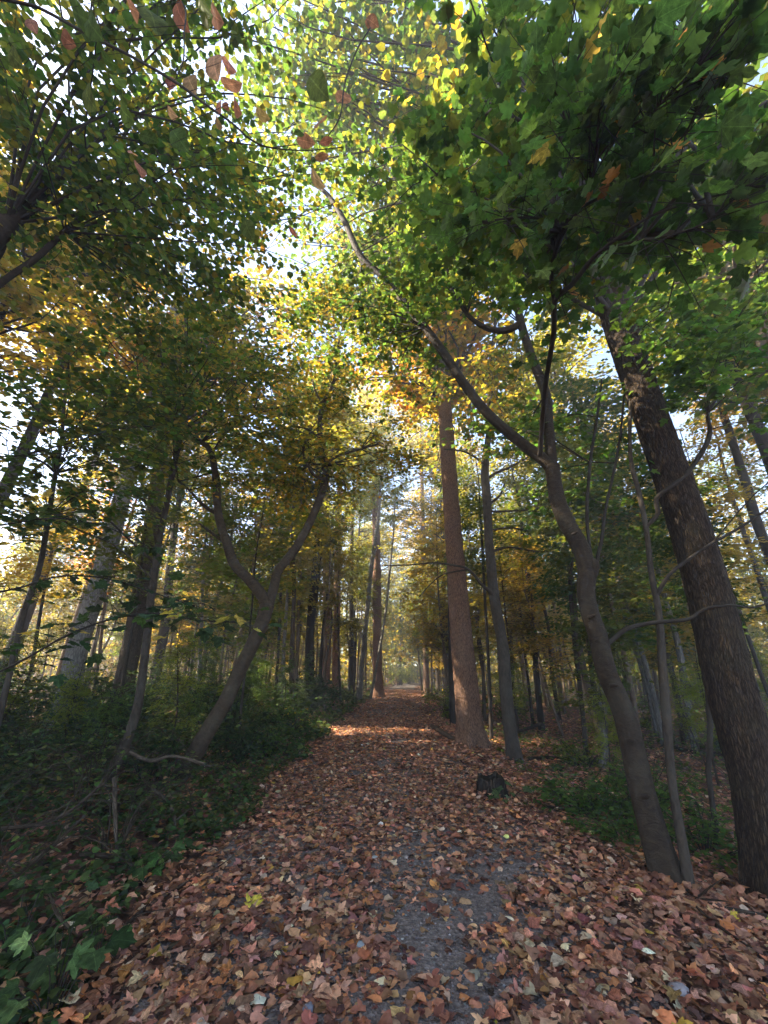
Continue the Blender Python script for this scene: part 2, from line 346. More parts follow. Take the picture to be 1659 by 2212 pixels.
LCOL = [(.31, .138, .078), (.40, .215, .118), (.16, .072, .046), (.41, .175, .07), (.37, .19, .122), (.11, .058, .043), (.5, .35, .23), (.52, .34, .06)]
LW = [.23, .22, .15, .09, .19, .07, .045, .005]
LNAME = ['rust brown', 'tan', 'dark brown', 'orange brown', 'pinkish brown', 'blackish brown', 'pale buff', 'yellow']
lit = Leaves(); cand = []
def litter(n, x0, x1, y0, y1, smin, smax, lod, single=False, keep=None):
    x = rng.uniform(x0, x1, n); y = y0 + (y1 - y0) * rng.random(n)
    d = x - xc(y)
    k = rng.random(n) > bare(x, y) * .93
    left = sstep(1.35, 2.1, -d) ; k &= rng.random(n) > left * (.55 if lod < 2 else .8)
    right = sstep(2.4, 6.0, d); k &= rng.random(n) > right * .45
    x, y = x[k], y[k]; n = len(x); d = x - xc(y)
    pile = .012 + .05 * np.clip(wob(x, y, 2.3) + .35, 0, 1) * (1 - np.exp(-(d / 1.0) ** 2))
    z = surf(x, y) + rng.random(n) * pile + .004
    S = smin + (smax - smin) * rng.beta(1.3, 1.5, n); a = rng.uniform(0, 2 * math.pi, n)
    tl = rng.random(n) < .8
    Nn = unit(np.column_stack([rng.normal(0, 1, n), rng.normal(0, 1, n), np.ones(n) * np.where(tl, 6.5, 1.6)]))
    D = np.column_stack([np.cos(a), np.sin(a), rng.normal(0, .12, n)])
    ci = rng.choice(len(LCOL), n, p=LW)
    C = np.clip(np.array(LCOL)[ci] * np.exp(rng.normal(0, .38, (n, 1))) * np.exp(rng.normal(0, .08, (n, 3))), .01, .8)
    P = np.column_stack([x, y, z + S * .06])
    ti = rng.choice(6, n, p=[.17, .17, .13, .13, .2, .2]) if lod == 0 else rng.choice(6, n, p=[.26, .26, .13, .13, .11, .11])
    if lod == 1.5: lit.add(T_LOWC, P, Nn, D, S, C); return
    if lod >= 2: lit.add(T_FAR, P, Nn, D, S, C); return
    for q in range(6):
        s = ti == q
        if lod == 0:
            for j in np.where(s)[0]: cand.append((P[j], Nn[j], D[j], S[j], C[j], q, ci[j]))
        else: lit.add(LIT[q], P[s], Nn[s], D[s], S[s], C[s])
litter(5600, -2.8, 3.4, 1.8, 3.1, .03, .10, 0)
litter(5000, -3.6, 4.6, 3.1, 4.1, .03, .10, 0)
litter(25000, -4.5, 6.0, 4.1, 8.5, .03, .095, 1)
litter(15000, -2.2, 3.0, 1.8, 7.5, .012, .035, 2)
litter(26000, -4, 7, 8.5, 17, .06, .10, 1.5)
litter(36000, -3, 9, 15, 45, .08, .14, 2)
litter(16000, 5, 30, 13, 40, .10, .18, 2)
litter(14000, 2.2, 12, 3.5, 14, .06, .10, 1.5)
# leaves banked up against the trunk feet
def bank(u, v, r0, n):
    c = gpt(u, v); a = rng.uniform(0, 6.28, n); r = r0 * .75 + r0 * 1.6 * rng.random(n) ** 1.6; x, y = c[0] + r * np.cos(a), c[1] + r * np.sin(a)
    h = .10 * np.exp(-((r - r0 * .75) / (r0 * .6)) ** 2) * rng.random(n); S = rng.uniform(.04, .09, n); t = rng.uniform(0, 6.28, n)
    Nn = unit(np.column_stack([np.cos(a) * .5 + rng.normal(0, .35, n), np.sin(a) * .5 + rng.normal(0, .35, n), np.ones(n)]))
    C = np.array(LCOL)[rng.choice(len(LCOL), n, p=LW)] * np.exp(rng.normal(0, .25, (n, 1))); P = np.column_stack([x, y, surf(x, y) + .01 + h]); D = np.column_stack([np.cos(t), np.sin(t), 0 * t]); q = rng.integers(0, 4, n)
    for i in range(4): k = q == i; lit.add(LIT[i], P[k], Nn[k], D[k], S[k], np.clip(C[k], .01, .8))
for q in [(1446, 1915, .24, 420), (1493, 1938, .16, 200), (1700, 1965, .42, 600), (1020, 1612, .42, 300), (1113, 1648, .22, 160), (1064, 1722, .30, 260), (398, 1690, .22, 160), (228, 1715, .16, 120)]: bank(*q)
# the leaves that show largest become things of their own, the rest stays one layer
def shows(c):
    r = c[0] - CAM; dep = r @ FW
    u = CU + FPX * (r[0] / dep); v = CV - FPX * (r @ UP) / dep
    if not (10 < u < 1650 and 1700 < v < 2205): return 0
    return c[3] ** 2 * abs(unit(r) @ c[1]) / dep ** 2 * (1 + 2.0 * (c[0][2] - float(surf(c[0][0], c[0][1])) > .03))
cand.sort(key=shows, reverse=True)
for q in range(6):
    s = [c for c in cand[290:] if c[5] == q]
    lit.add(LIT[q], [c[0] for c in s], [c[1] for c in s], [c[2] for c in s], [c[3] for c in s], [c[4] for c in s])
lo = link('fallen_leaves', lit.build('fallen_leaves', M_LITTER)); tag(lo, 'brown autumn leaf litter covering the path and forest floor', None, None, 'stuff')

def template_mesh(name, tpl, mat, grain=0.0):
    n = sum(len(f) for f in tpl[1]); return mesh_from(name, tpl[0], tpl[1], mat, colf=np.ones((n, 3)) * (1 + grain * rng.normal(0, 1, (n, 1))))
LMESH = [template_mesh('fallen_leaf', t, M_DRY_OVAL if i in (2, 3) else M_DRY_MAPLE, .06) for i, t in enumerate(LIT)]
from mathutils import Matrix
def basis(P, N, D, S):
    D = unit(D); X_ = unit(np.cross(D, N)); N2 = np.cross(X_, D)
    M = Matrix(((X_[0] * S, D[0] * S, N2[0] * S, P[0]), (X_[1] * S, D[1] * S, N2[1] * S, P[1]), (X_[2] * S, D[2] * S, N2[2] * S, P[2]), (0, 0, 0, 1)))
    return M
FORM = ['folded lobed', 'cupped lobed', 'folded oval', 'twisted oval', 'broad lobed', 'curled lobed']
MARKS = [(gpt(780, 2054), 'the greenish stone'), (gpt(812, 1863), 'the farther pale stone'), (gpt(1470, 2150), 'the lower right stone'), (gpt(540, 1972), 'the bright yellow leaf'), (gpt(110, 2180), 'the corner seedling'), (gpt(305, 1900), 'the path edge seedling'), (gpt(665, 2196), 'the bluish stone'), (gpt(1440, 1915), 'the bent maple foot')]
WORDS = ['half a hand', 'one hand', 'two hands', 'three hands', 'four hands', 'five hands', 'six hands', 'seven hands', 'eight hands', 'nine hands', 'ten hands', 'eleven hands', 'twelve hands']
def place_word(p):
    q, nm = min(MARKS, key=lambda m: np.hypot(m[0][0] - p[0], m[0][1] - p[1])); dx, dy = p[0] - q[0], p[1] - q[1]
    n = WORDS[min(12, int(round(math.hypot(dx, dy) / .1)))]
    side = ['right of', 'behind and right of', 'behind', 'behind and left of', 'left of', 'before and left of', 'before', 'before and right of'][int(round(math.atan2(dy, dx) / (math.pi / 4))) % 8]
    return f'{n} {side} {nm}'
for c in cand[:290]:
    o = link('fallen_leaf', LMESH[c[5]], color=c[4]); o.matrix_world = basis(*c[:4])
    tag(o, f'{LNAME[c[6]]} {FORM[c[5]]} leaf {place_word(c[0])}', 'leaf', 'single leaves fallen on the path')

# ------------------------------------------------------------------ tree kit
GAP = lambda P: (P[:, 2] > 4.2) & (P[:, 0] > -.17 * (P[:, 2] - 1.6) - .25) & (P[:, 0] < .03 * (P[:, 2] - 1.6) + .15) & (P[:, 1] < 12)

def sprays(lv, wood, P0, D0, L, per, size, tpls, cols, w=None, tilt=.33, r=.006, sub=True, sides=3, jit=.22, gap=None, droop=.25):
    """twigs starting at P0 along D0 of length L, each with leaves left and right"""
    n = len(P0); L = np.broadcast_to(L, n)
    t = np.linspace(.12, 1.0, per)
    for i in range(n):
        d = unit(D0[i]); side = unit(np.cross(d, [0, 0, 1]) + 1e-6); bend = rng.normal(0, .18, 3); bend[2] -= droop * .5
        if wood is not None:
            q = np.array([P0[i], P0[i] + d * L[i] * .5 + bend * L[i] * .25, P0[i] + d * L[i] + bend * L[i]])
            wood.tube(q, [r, r * .7, r * .3], sides, seg=4)
        tt = t * L[i]; C = P0[i] + d * tt[:, None] + bend * (tt * tt / L[i])[:, None]
        s = np.where(np.arange(per) % 2 == 0, 1, -1) * rng.uniform(.5, 1.3, per)
        dirs = d * rng.uniform(.25, 1.0, per)[:, None] + side * s[:, None] + np.array([0, 0, -1]) * rng.uniform(0, .5, per)[:, None]
        dirs = unit(dirs); S = size * rng.uniform(.65, 1.2, per)
        P = C + dirs * (S * .45)[:, None] + rng.normal(0, size * .35, (per, 3)) * [1, 1, .6]
        acc.append((P, dirs, S))
def flush(lv, tpls, cols, w, tilt, jit, gap=True, mul=None):
    global acc
    if not acc: return
    P = np.vstack([a[0] for a in acc]); D = np.vstack([a[1] for a in acc]); S = np.concatenate([a[2] for a in acc]); acc = []
    if gap: k = ~(GAP(P) & (rng.random(len(P)) < .5)); P, D, S = P[k], D[k], S[k]
    n = len(P); Nn = rnd_normals(n, tilt); C = palette(cols, n, jit, w)
    ti = rng.integers(0, len(tpls), n)
    for q, tp in enumerate(tpls):
        s = ti == q; lv.add(tp, P[s], Nn[s], D[s], S[s], C[s])
acc = []

def limb(wood, A, B, r0, r1, sides=6, sag=.15, n=9, kink=.06):
    A, B = np.asarray(A, float), np.asarray(B, float); L = np.linalg.norm(B - A)
    m1 = A * .66 + B * .34 + rng.normal(0, kink * L, 3) + [0, 0, sag * L * .6]; m2 = A * .33 + B * .67 + rng.normal(0, kink * L, 3) + [0, 0, sag * L * .6]
    P = catmull([A, m1, m2, B], n); wood.tube(P, np.linspace(r0, r1, n), sides, seg=n); return P

def crown_on(origins, target_c, target_r, nl, nt, per, size, tpls, cols, w=None, r0=.04, twl=.7, tilt=.33, jit=.22, gap=True, shell=.55, sides=5, tw_sides=3):
    """limbs from trunk origins into an ellipsoid, twigs and leaves on them; returns (leaves, wood)"""
    lv, wd = Leaves(), Wood(); origins = np.asarray(origins, float)
    for i in range(nl):
        v = unit(rng.normal(0, 1, 3)); rad = shell + (1 - shell) * rng.random() ** .5
        B = np.asarray(target_c) + v * np.asarray(target_r) * rad
        lows = origins[origins[:, 2] < B[2] + .3]; o = lows if len(lows) else origins
        A = o[np.argsort(np.linalg.norm(o - B, axis=1))[:4]]; A = A[rng.integers(len(A))]
        L = np.linalg.norm(B - A); P = limb(wd, A, B, r0 * (.5 + .5 * min(1, L / 4)), r0 * .18, sides)
        k = np.clip((rng.uniform(.3, 1, nt) * (len(P) - 1)), 0, len(P) - 1).astype(int)
        ax = unit(P[-1] - P[0]); dirs = rng.normal(0, .75, (nt, 3)) * [1, 1, .35] + ax * .7
        sprays(lv, wd, P[k] + rng.normal(0, .03, (nt, 3)), dirs, rng.uniform(.5, 1.2, nt) * twl, per, size, tpls, cols, r=max(.004, r0 * .13), sides=tw_sides)
    flush(lv, tpls, cols, w, tilt, jit, gap); return lv, wd

GREEN = [(.058, .115, .028), (.078, .145, .032), (.11, .165, .034), (.046, .09, .026)]
OLIVE = [(.09, .125, .026), (.14, .155, .03), (.07, .115, .026), (.22, .20, .034)]
YELLOW = [(.24, .20, .025), (.34, .25, .03), (.17, .17, .025), (.42, .26, .035)]
GOLD = [(.45, .27, .04), (.5, .33, .05), (.36, .26, .035), (.5, .22, .05), (.2, .18, .03)]
ORANGE = [(.45, .17, .05), (.40, .12, .05), (.5, .25, .06), (.3, .09, .05)]
TINT = {'green': (.05, .095, .02), 'olive': (.125, .155, .03), 'yellow': (.27, .24, .035), 'gold': (.42, .29, .045), 'orange': (.42, .21, .06)}

def empty(name, loc, **k):
    e = bpy.data.objects.new(name, None); col.objects.link(e); e.location = loc; e.empty_display_size = .3; return tag(e, **k)

def ridges(nr, amp, flare=.0, lobes=5, fh=.5):
    def f(th, s, r):
        w = 1.3 * np.sin(s * 3.1 + th * 2) + .9 * np.sin(s * 7.7 - th * 3 + 1) + .5 * np.sin(s * 15 + th * 5)
        rd = 1 - np.abs(np.sin(nr * .5 * th + w * .55)) ** .7 * 2
        rd = rd * (.6 + .4 * np.sin(s * 9 + th * 7 + np.sin(s * 21)))
        fl = flare * np.exp(-s / fh) * (1 + .55 * np.cos(lobes * th + .6))
        return r * (amp * rd + fl + .03 * np.sin(2 * th + s * 1.1))
    return f

def smoothbark(flare=.25, lobes=4):
    def f(th, s, r):
        return r * (.045 * np.sin(2 * th + s * 2.3) + .03 * np.sin(3 * th - s * 3.7 + 1) + .035 * np.sin(s * 6.1 + th) + flare * np.exp(-s / .3) * (1 + .5 * np.cos(lobes * th + 1)))
    return f

def px_path(pts, Y, dY=0.0):
    """photo positions (u, v, width) to points and radii; the stem stands Y metres ahead and leans dY per step"""
    P, R = [], []
    for i, (u, v, wpx) in enumerate(pts):
        y = (Y[i] if hasattr(Y, '__len__') else Y + dY * i); p = at(u, v, y); r_ = p - CAM; dep = r_ @ FW; h = math.hypot(r_[0], r_[1]); P.append(p); R.append(.5 * wpx / FPX * dep / (r_[1] / h + r_[0] / dep * r_[0] / h * FW[1]))
    return np.array(P), np.array(R)

def extend_up(P, R, h, r_top):
    d = unit(unit(P[-1] - P[-2]) * .5 + [0, 0, .8]); n = 3
    for i in range(1, n + 1):
        P = np.vstack([P, P[-1] + d * h / n + rng.normal(0, .05, 3)]); R = np.append(R, R[-1] + (r_top - R[-1]) * i / n)
    return P, R

def sink(P, R, k=.15):
    """carry the stem a little into the ground"""
    d = unit(P[0] - P[1]); g = float(ground(P[0][0], P[0][1])); return np.vstack([P[0] + d * k, P]), np.append(R[0] * 1.02, R)

def make_tree(name, P, R, mat, label, group=None, sides=18, step=.12, disp=None, branches=(), bmat=None, cat='tree'):
    base = np.array([P[0][0], P[0][1], float(ground(P[0][0], P[0][1]))])
    e = empty(name, base, label=label, cat=cat, group=group)
    Ps, Rs = sink(P, R); w = Wood(); w.tube(Ps, Rs, sides, step, disp)
    t = link('trunk', w.build('trunk', mat, base), e)
    for bp, br in branches:
        b = Wood(); b.tube(bp, br, 8 if br[0] > .02 else 6, step=.08)
        link('branch', b.build('branch', bmat or mat, base), t)
    return e, t, base

def add_crown(e, base, lv, wd, bmat=M_TWIG, twigs_to=None):
    if lv.n: c = link('crown', lv.build('crown', M_LEAF, base), e); tag(c, kind='stuff')
    if wd.n: b = link('twigs', wd.build('twigs', bmat, base), e); tag(b, kind='stuff')

# ------------------------------------------------------------------ the trees one can tell apart
# big ridged trunk at the right edge
b1 = gpt(1700, 1965); Y1 = b1[1]
P, R = px_path([(1697, 1965, 150), (1660, 1800, 138), (1628, 1660, 124), (1582, 1500, 117), (1535, 1300, 100), (1492, 1150, 90), (1441, 1000, 80), (1388, 850, 74), (1338, 700, 70), (1302, 570, 62)], Y1, .02)
P[0] = [P[0][0], P[0][1], ground(P[0][0], P[0][1])]; P, R = extend_up(P, R, 7, .1)
big_oak, tr, B = make_tree('broad_trunked_tree', P, R, M_BARK_RIDGE, 'thickest dark trunk with furrowed bark, leaning at the right edge', sides=72, step=.04, disp=ridges(26, .05, .5, 5, .35)); tr.color = (1.5, 1.3, 1.1, 1)
lv, wd = crown_on(P[-5:], (3.2, 4.4, 11.4), (4.2, 4.2, 3.2), 24, 10, 15, .135, [T_LOW], OLIVE[:3] + YELLOW[:3], r0=.05, twl=1.0)
add_crown(big_oak, B, lv, wd)
lv, wd = crown_on(P[-3:], (-1.7, 6.8, 14.5), (3.0, 4.6, 2.8), 110, 9, 15, .15, [T_FAR], GREEN + OLIVE, r0=.04, twl=1.0, gap=False)
add_crown(big_oak, B, lv, wd)

# smooth curving maple beside the path
b2 = gpt(1440, 1915); Y2 = b2[1]
P, R = px_path([(1446, 1915, 72), (1440, 1890, 64), (1410, 1792, 60), (1384, 1695, 56), (1349, 1548, 49), (1311, 1450, 45), (1292, 1377, 44), (1274, 1328, 42), (1265, 1279, 42), (1268, 1230, 42), (1254, 1182, 40), (1226, 1133, 37), (1206, 1084, 34), (1196, 1035, 31), (1192, 1008, 32)], Y2, .015)
P[0][2] = ground(P[0][0], P[0][1]); Pm, Rm = P, R; yf = P[-1][1]
A, RA = px_path([(1192, 1012, 28), (1168, 988, 27), (1130, 960, 25), (1060, 900, 22), (1010, 840, 20), (960, 765, 19), (920, 710, 17), (870, 650, 15), (830, 600, 14), (780, 555, 14), (740, 470, 12), (702, 415, 9), (660, 390, 6)], yf, .05)
Bk, RB = px_path([(1192, 1012, 26), (1186, 930, 22), (1178, 850, 21), (1150, 775, 19), (1126, 700, 17), (1112, 630, 15), (1104, 560, 13), (1095, 470, 12), (1090, 380, 9), (1085, 260, 6)], yf, .10)
Bs, RS = px_path([(1124, 700, 18), (1090, 714, 15), (1049, 708, 12), (1009, 679, 9), (985, 640, 6)], yf + .4, -.02)
Cc, RC = px_path([(1166, 985, 12), (1172, 900, 11), (1180, 820, 11), (1196, 720, 12), (1199, 650, 12), (1238, 612, 12), (1272, 568, 11), (1300, 540, 9), (1340, 510, 8), (1400, 470, 7), (1480, 440, 6), (1560, 420, 5), (1659, 400, 4)], [4.25, 3.9, 3.4, 2.7, 2.2, 1.85, 1.6, 1.5, 1.4, 1.3, 1.25, 1.2, 1.15])
C2, R2 = px_path([(1199, 655, 11), (1190, 590, 11), (1202, 540, 10), (1214, 500, 10), (1254, 450, 9), (1277, 390, 8), (1289, 345, 7), (1290, 290, 5), (1295, 240, 4)], [2.2, 2.0, 1.85, 1.7, 1.5, 1.3, 1.2, 1.1, 1.0])
C3, R3 = px_path([(1279, 385, 6), (1244, 300, 6), (1222, 260, 5), (1212, 220, 4), (1225, 160, 3)], [1.3, 1.2, 1.1, 1.05, 1.0])
C4, R4 = px_path([(1256, 448, 8), (1300, 425, 7), (1360, 400, 7), (1400, 380, 6), (1450, 320, 5), (1500, 270, 4), (1560, 190, 3)], [1.5, 1.4, 1.3, 1.2, 1.1, 1.0, .9])
C5, R5 = px_path([(1214, 500, 7), (1180, 475, 6), (1130, 470, 5), (1070, 475, 4)], [1.7, 1.6, 1.5, 1.45])
C6, R6 = px_path([(1300, 540, 7), (1380, 520, 7), (1460, 505, 6), (1540, 470, 5), (1659, 360, 4)], [1.5, 1.4, 1.3, 1.2, 1.1])
C7, R7 = px_path([(1289, 345, 5), (1340, 285, 5), (1400, 250, 4), (1460, 190, 4), (1520, 130, 3)], [1.2, 1.1, 1.0, .9, .8])
E1, RE = px_path([(1300, 1400, 12), (1326, 1380, 12), (1354, 1358, 12), (1409, 1345, 11), (1484, 1338, 10), (1510, 1322, 9), (1529, 1313, 8), (1579, 1307, 7), (1629, 1312, 6), (1690, 1290, 4)], Y2 + .05, -.03)
D1, RD = px_path([(1289, 1215, 9), (1300, 1160, 8), (1310, 1090, 7), (1330, 1000, 6), (1342, 920, 5), (1350, 830, 4)], Y2 + .12, .03)
D2, RD2 = px_path([(1282, 1240, 8), (1268, 1120, 8), (1275, 1000, 7), (1290, 900, 6), (1300, 820, 4)], Y2 + .18, .05)
brs = [(A, RA), (Bk, RB), (Bs, RS), (Cc, RC), (C2, R2), (C3, R3), (C4, R4), (C5, R5), (C6, R6), (C7, R7), (E1, RE), (D1, RD), (D2, RD2)]
maple, mtrunk, B = make_tree('maple_tree', P, R, M_BARK_SMOOTH, 'smooth grey maple with a bent trunk that forks over the path', sides=28, step=.05, disp=smoothbark(.7), branches=brs[:3], bmat=M_BARK_SMOOTH)
for bp, br in brs[3:]:
    b = Wood(); b.tube(bp, br, 7, step=.05); link('branch', b.build('branch', M_TWIG, B), mtrunk)
# swelling, branch scars
kn = Wood(); c = at(1282, 1226, Y2 + .08); kn.tube([c + [-.03, .02, -.16], c + [.0, 0, -.05], c + [.012, -.01, .04], c + [.0, .01, .13]], [.02, .05, .055, .015], 14, seg=12, disp=smoothbark(0))
for (u, v, rr) in [(1330, 1480, .022), (1366, 1600, .024), (1282, 1330, .02), (1245, 1150, .018), (1398, 1720, .024)]:
    c = at(u, v, Y2 - .08); kn.tube([c + [-.03, .05, -.01], c + [.005, 0, 0], c + [.02, -.012, .006]], [rr, rr * .8, rr * .2], 9, seg=5)
link('knot', kn.build('knot', M_BARK_SMOOTH, B), mtrunk)['kind'] = 'stuff'
# the low branches' big leaves: each its own part
BIGL = [template_mesh('leaf', t, M_LEAF_MAPLE, .03) for t in (T_MAPLE, T_MAPLE2, T_MAPLE3)]
tw = Wood(); spots = []
for bp, br, m in [(Cc, RC, 42), (C2, R2, 42), (C3, R3, 26), (C4, R4, 36), (C5, R5, 18), (C6, R6, 44), (C7, R7, 34)]:
    Q = catmull(bp, 40)
    for _ in range(m):
        k = rng.integers(9 if bp is Cc else 6, 40); d = unit(rng.normal(0, .8, 3) * [1, 1, .35] + unit(Q[min(k + 1, 39)] - Q[k - 1]) * .8); L = rng.uniform(.12, .55)
        q = np.array([Q[k], Q[k] + d * L * .5 + [0, 0, .02], Q[k] + d * L]); tw.tube(q, [.0035, .0025, .0012], 4, seg=4)
        for s in range(2 + (L > .3) * 2):
            pp = q[2] - d * L * .28 * s; a = rng.uniform(-1.2, 1.2); dd = unit(d + unit(np.cross(d, [0, 0, 1])) * a + [0, 0, -.25]); sz = rng.uniform(.072, .125)
            p0 = pp + dd * rng.uniform(.03, .07) + [0, 0, rng.uniform(.02, .16)]; tw.tube([pp, p0], [.0012, .0008], 3, seg=2); spots.append((p0, dd, sz))
order = sorted(range(len(spots)), key=lambda i: spots[i][2] / np.linalg.norm(spots[i][0] - CAM), reverse=True)
rest = Leaves()
for k, i in enumerate(order):
    p, d, s = spots[i]; n_ = rnd_normals(1, .27)[0]; turned = rng.random() < .035
    c = palette([(.42, .2, .06), (.36, .27, .07), (.3, .14, .06)] if turned else [(.05, .10, .03), (.062, .118, .034), (.08, .135, .036), (.042, .082, .028)], 1, .22)[0]
    if k < 296: o = link('leaf', BIGL[rng.integers(3)], maple, color=c); o.matrix_local = Matrix.Translation(Vector(-B)) @ basis(p, n_, d, s)
    else: rest.add(T_MAPLE, p[None], n_[None], d[None], [s], c[None])
t_ = link('twigs', tw.build('twigs', M_TWIG, B), maple); tag(t_, kind='stuff')
# the rest of the maple's crown, higher up and over the path
for (orig, c_, r_, nl, nt, per, cols) in [
        (np.vstack([Bk[5:], C2[2:5]]), (1.1, 2.2, 6.6), (1.7, 1.9, 1.5), 30, 9, 13, GREEN + GREEN + OLIVE[:2]),
        (np.vstack([Bk[5:], C6[1:4]]), (3.0, 2.5, 6.0), (1.8, 1.5, 1.2), 11, 9, 13, GREEN + GREEN + OLIVE[:1]),
        (np.vstack([Bk[4:], Bs[2:]]), (1.1, 3.9, 8.7), (1.8, 1.8, 1.3), 28, 9, 14, OLIVE[:3] + GREEN),
        (A[6:], (-.3, 5.2, 7.2), (1.4, 1.5, 1.1), 24, 8, 13, GREEN + OLIVE),
        (np.vstack([Bk[2:5], D1[2:], D2[2:]]), (2.5, 5.6, 4.9), (1.4, 1.3, 1.0), 9, 8, 12, GREEN)]:
    lv, wd = crown_on(orig, c_, r_, nl, nt, per, .095, [T_MED, T_MED2], cols, r0=.016, twl=.6)
    rest.V += [v for v in []]
    add = link('crown', lv.build('crown', M_LEAF, B), maple); tag(add, kind='stuff')
    link('twigs', wd.build('twigs', M_TWIG, B), maple)['kind'] = 'stuff'
if rest.n: tag(link('crown', rest.build('crown', M_LEAF, B), maple), kind='stuff')

# slim stem beside the maple
b3 = gpt(1492, 1938); Y3 = b3[1]
P, R = px_path([(1493, 1938, 30), (1474, 1824, 24), (1450, 1674, 20), (1436, 1500, 21), (1423, 1330, 17), (1407, 1238, 14), (1396, 1143, 12), (1380, 1063, 11), (1362, 988, 9), (1362, 863, 8), (1366, 740, 7), (1358, 640, 5)], Y3, .03)
P[0][2] = ground(P[0][0], P[0][1])
F1, RF1 = px_path([(1394, 1140, 9), (1422, 1108, 12), (1419, 1075, 11), (1479, 1028, 12), (1524, 963, 12), (1534, 928, 11), (1529, 893, 9), (1559, 848, 7), (1600, 800, 4)], Y3 + .18, -.05)
F2, RF2 = px_path([(1420, 1285, 11), (1432, 1262, 10), (1449, 1238, 9), (1494, 1203, 9), (1539, 1173, 8), (1609, 1133, 7), (1700, 1070, 5)], Y3 + .12, -.05)
slim, tr, B = make_tree('young_maple', P, R, M_BARK_THIN, 'slim dark stem rising between the bent maple and the thickest trunk', sides=14, step=.08, disp=smoothbark(.2), branches=[(F1, RF1), (F2, RF2)], bmat=M_TWIG)
lv, wd = crown_on(np.vstack([F1[5:], F2[4:], P[-4:]]), (4.5, 3.6, 5.2), (1.3, 1.0, 1.3), 18, 8, 12, .10, [T_MED, T_MED2], GREEN, r0=.012, twl=.5)
add_crown(slim, B, lv, wd)

# tall straight reddish trunk
b4 = gpt(1020, 1612); Y4 = b4[1]
P, R = px_path([(1020, 1612, 62), (1014, 1560, 55), (1006, 1470, 51), (996, 1370, 46), (988, 1264, 42), (980, 1160, 38), (973, 1064, 34), (966, 960, 31), (960, 866, 28), (955, 800, 24)], Y4, .01)
P[0][2] = ground(P[0][0], P[0][1]); P, R = extend_up(P, R, 8, .06)
tall, tr, B = make_tree('tall_straight_tree', P, R, M_BARK_RED, 'tall straight reddish brown trunk standing right of the path, sunlit higher up', sides=64, step=.06, disp=ridges(30, .05, .45, 6, .4)); tr.color = (1.3, 1.2, 1.1, 1)
lv, wd = crown_on(P[-5:], (1.6, 11.6, 14.6), (3.8, 3.6, 4.4), 60, 9, 15, .17, [T_LOW], GOLD + YELLOW, r0=.06, twl=1.0); add_crown(tall, B, lv, wd)
lv, wd = crown_on(P[-3:], (-.6, 10.2, 15.5), (3.0, 3.0, 3.6), 50, 9, 14, .17, [T_FAR], OLIVE + YELLOW, r0=.05, twl=1.0, gap=False); add_crown(tall, B, lv, wd)

b = gpt(984, 1566); P, R = px_path([(984, 1566, 22), (979, 1450, 20), (976, 1300, 18), (968, 1100, 14), (962, 900, 11)], b[1], .0); P[0][2] = ground(P[0][0], P[0][1]); P, R = extend_up(P, R, 4, .04)
e, tr, B = make_tree('dark_trunk_tree', P, R, M_BARK_RIDGE, 'dark trunk half hidden behind the tall reddish trunk', sides=20, disp=smoothbark())
lv, wd = crown_on(P[-4:], (2.7, 15.5, 13), (2.5, 2.5, 3), 18, 7, 12, .17, [T_LOW], OLIVE + YELLOW, r0=.05, twl=.9); add_crown(e, B, lv, wd)

# mottled slender tree with dead branches
b5 = gpt(1112, 1648); Y5 = b5[1]
P, R = px_path([(1113, 1648, 34), (1103, 1580, 28), (1094, 1510, 27), (1088, 1410, 26), (1069, 1298, 23), (1059, 1203, 20), (1053, 1103, 19), (1048, 1013, 17), (1056, 933, 13), (1062, 838, 10), (1064, 763, 8), (1070, 690, 6)], Y5, .02)
P[0][2] = ground(P[0][0], P[0][1]); P, R = extend_up(P, R, 2.0, .02)
br5 = [px_path(q, Y5 + o, dy) for q, o, dy in [
    ([(1070, 1292, 9), (1055, 1275, 8), (1040, 1262, 7), (1012, 1230, 6), (980, 1221, 5), (935, 1216, 4), (890, 1220, 3), (830, 1222, 2)], .05, -.08),
    ([(1012, 1230, 4), (960, 1240, 3), (930, 1262, 2.5), (905, 1290, 2)], -.05, -.05),
    ([(1050, 1035, 7), (1075, 1020, 6), (1100, 1010, 5), (1140, 988, 4)], .1, -.06),
    ([(1055, 1090, 6), (1080, 1070, 5), (1090, 1045, 4)], .1, -.05),
    ([(1057, 1105, 6), (1100, 1104, 5), (1150, 1100, 4), (1190, 1085, 3)], .1, -.05),
    ([(1066, 1190, 6), (1100, 1182, 5), (1150, 1190, 4), (1185, 1192, 3)], .1, -.05),
    ([(1062, 1145, 5), (1100, 1140, 4), (1140, 1146, 3)], .1, .1),
    ([(1050, 1010, 5), (1030, 990, 5), (1000, 975, 4), (960, 970, 3)], .1, -.08),
    ([(1062, 850, 5), (1030, 800, 4), (1000, 760, 3)], .2, -.05), ([(1062, 800, 5), (1090, 750, 4), (1110, 700, 3)], .2, -.05)]]
e, tr, B = make_tree('mottled_tree', P, R, M_BARK_THIN, 'slender mottled grey tree behind the stump with bare dead side branches', sides=18, step=.08, disp=smoothbark(.3), branches=br5)
lv, wd = crown_on(np.vstack([P[-4:], br5[8][0][1:], br5[9][0][1:]]), (2.5, 8.6, 8.2), (1.9, 1.8, 1.9), 26, 8, 12, .12, [T_LOW], YELLOW + OLIVE, r0=.02, twl=.7); add_crown(e, B, lv, wd)

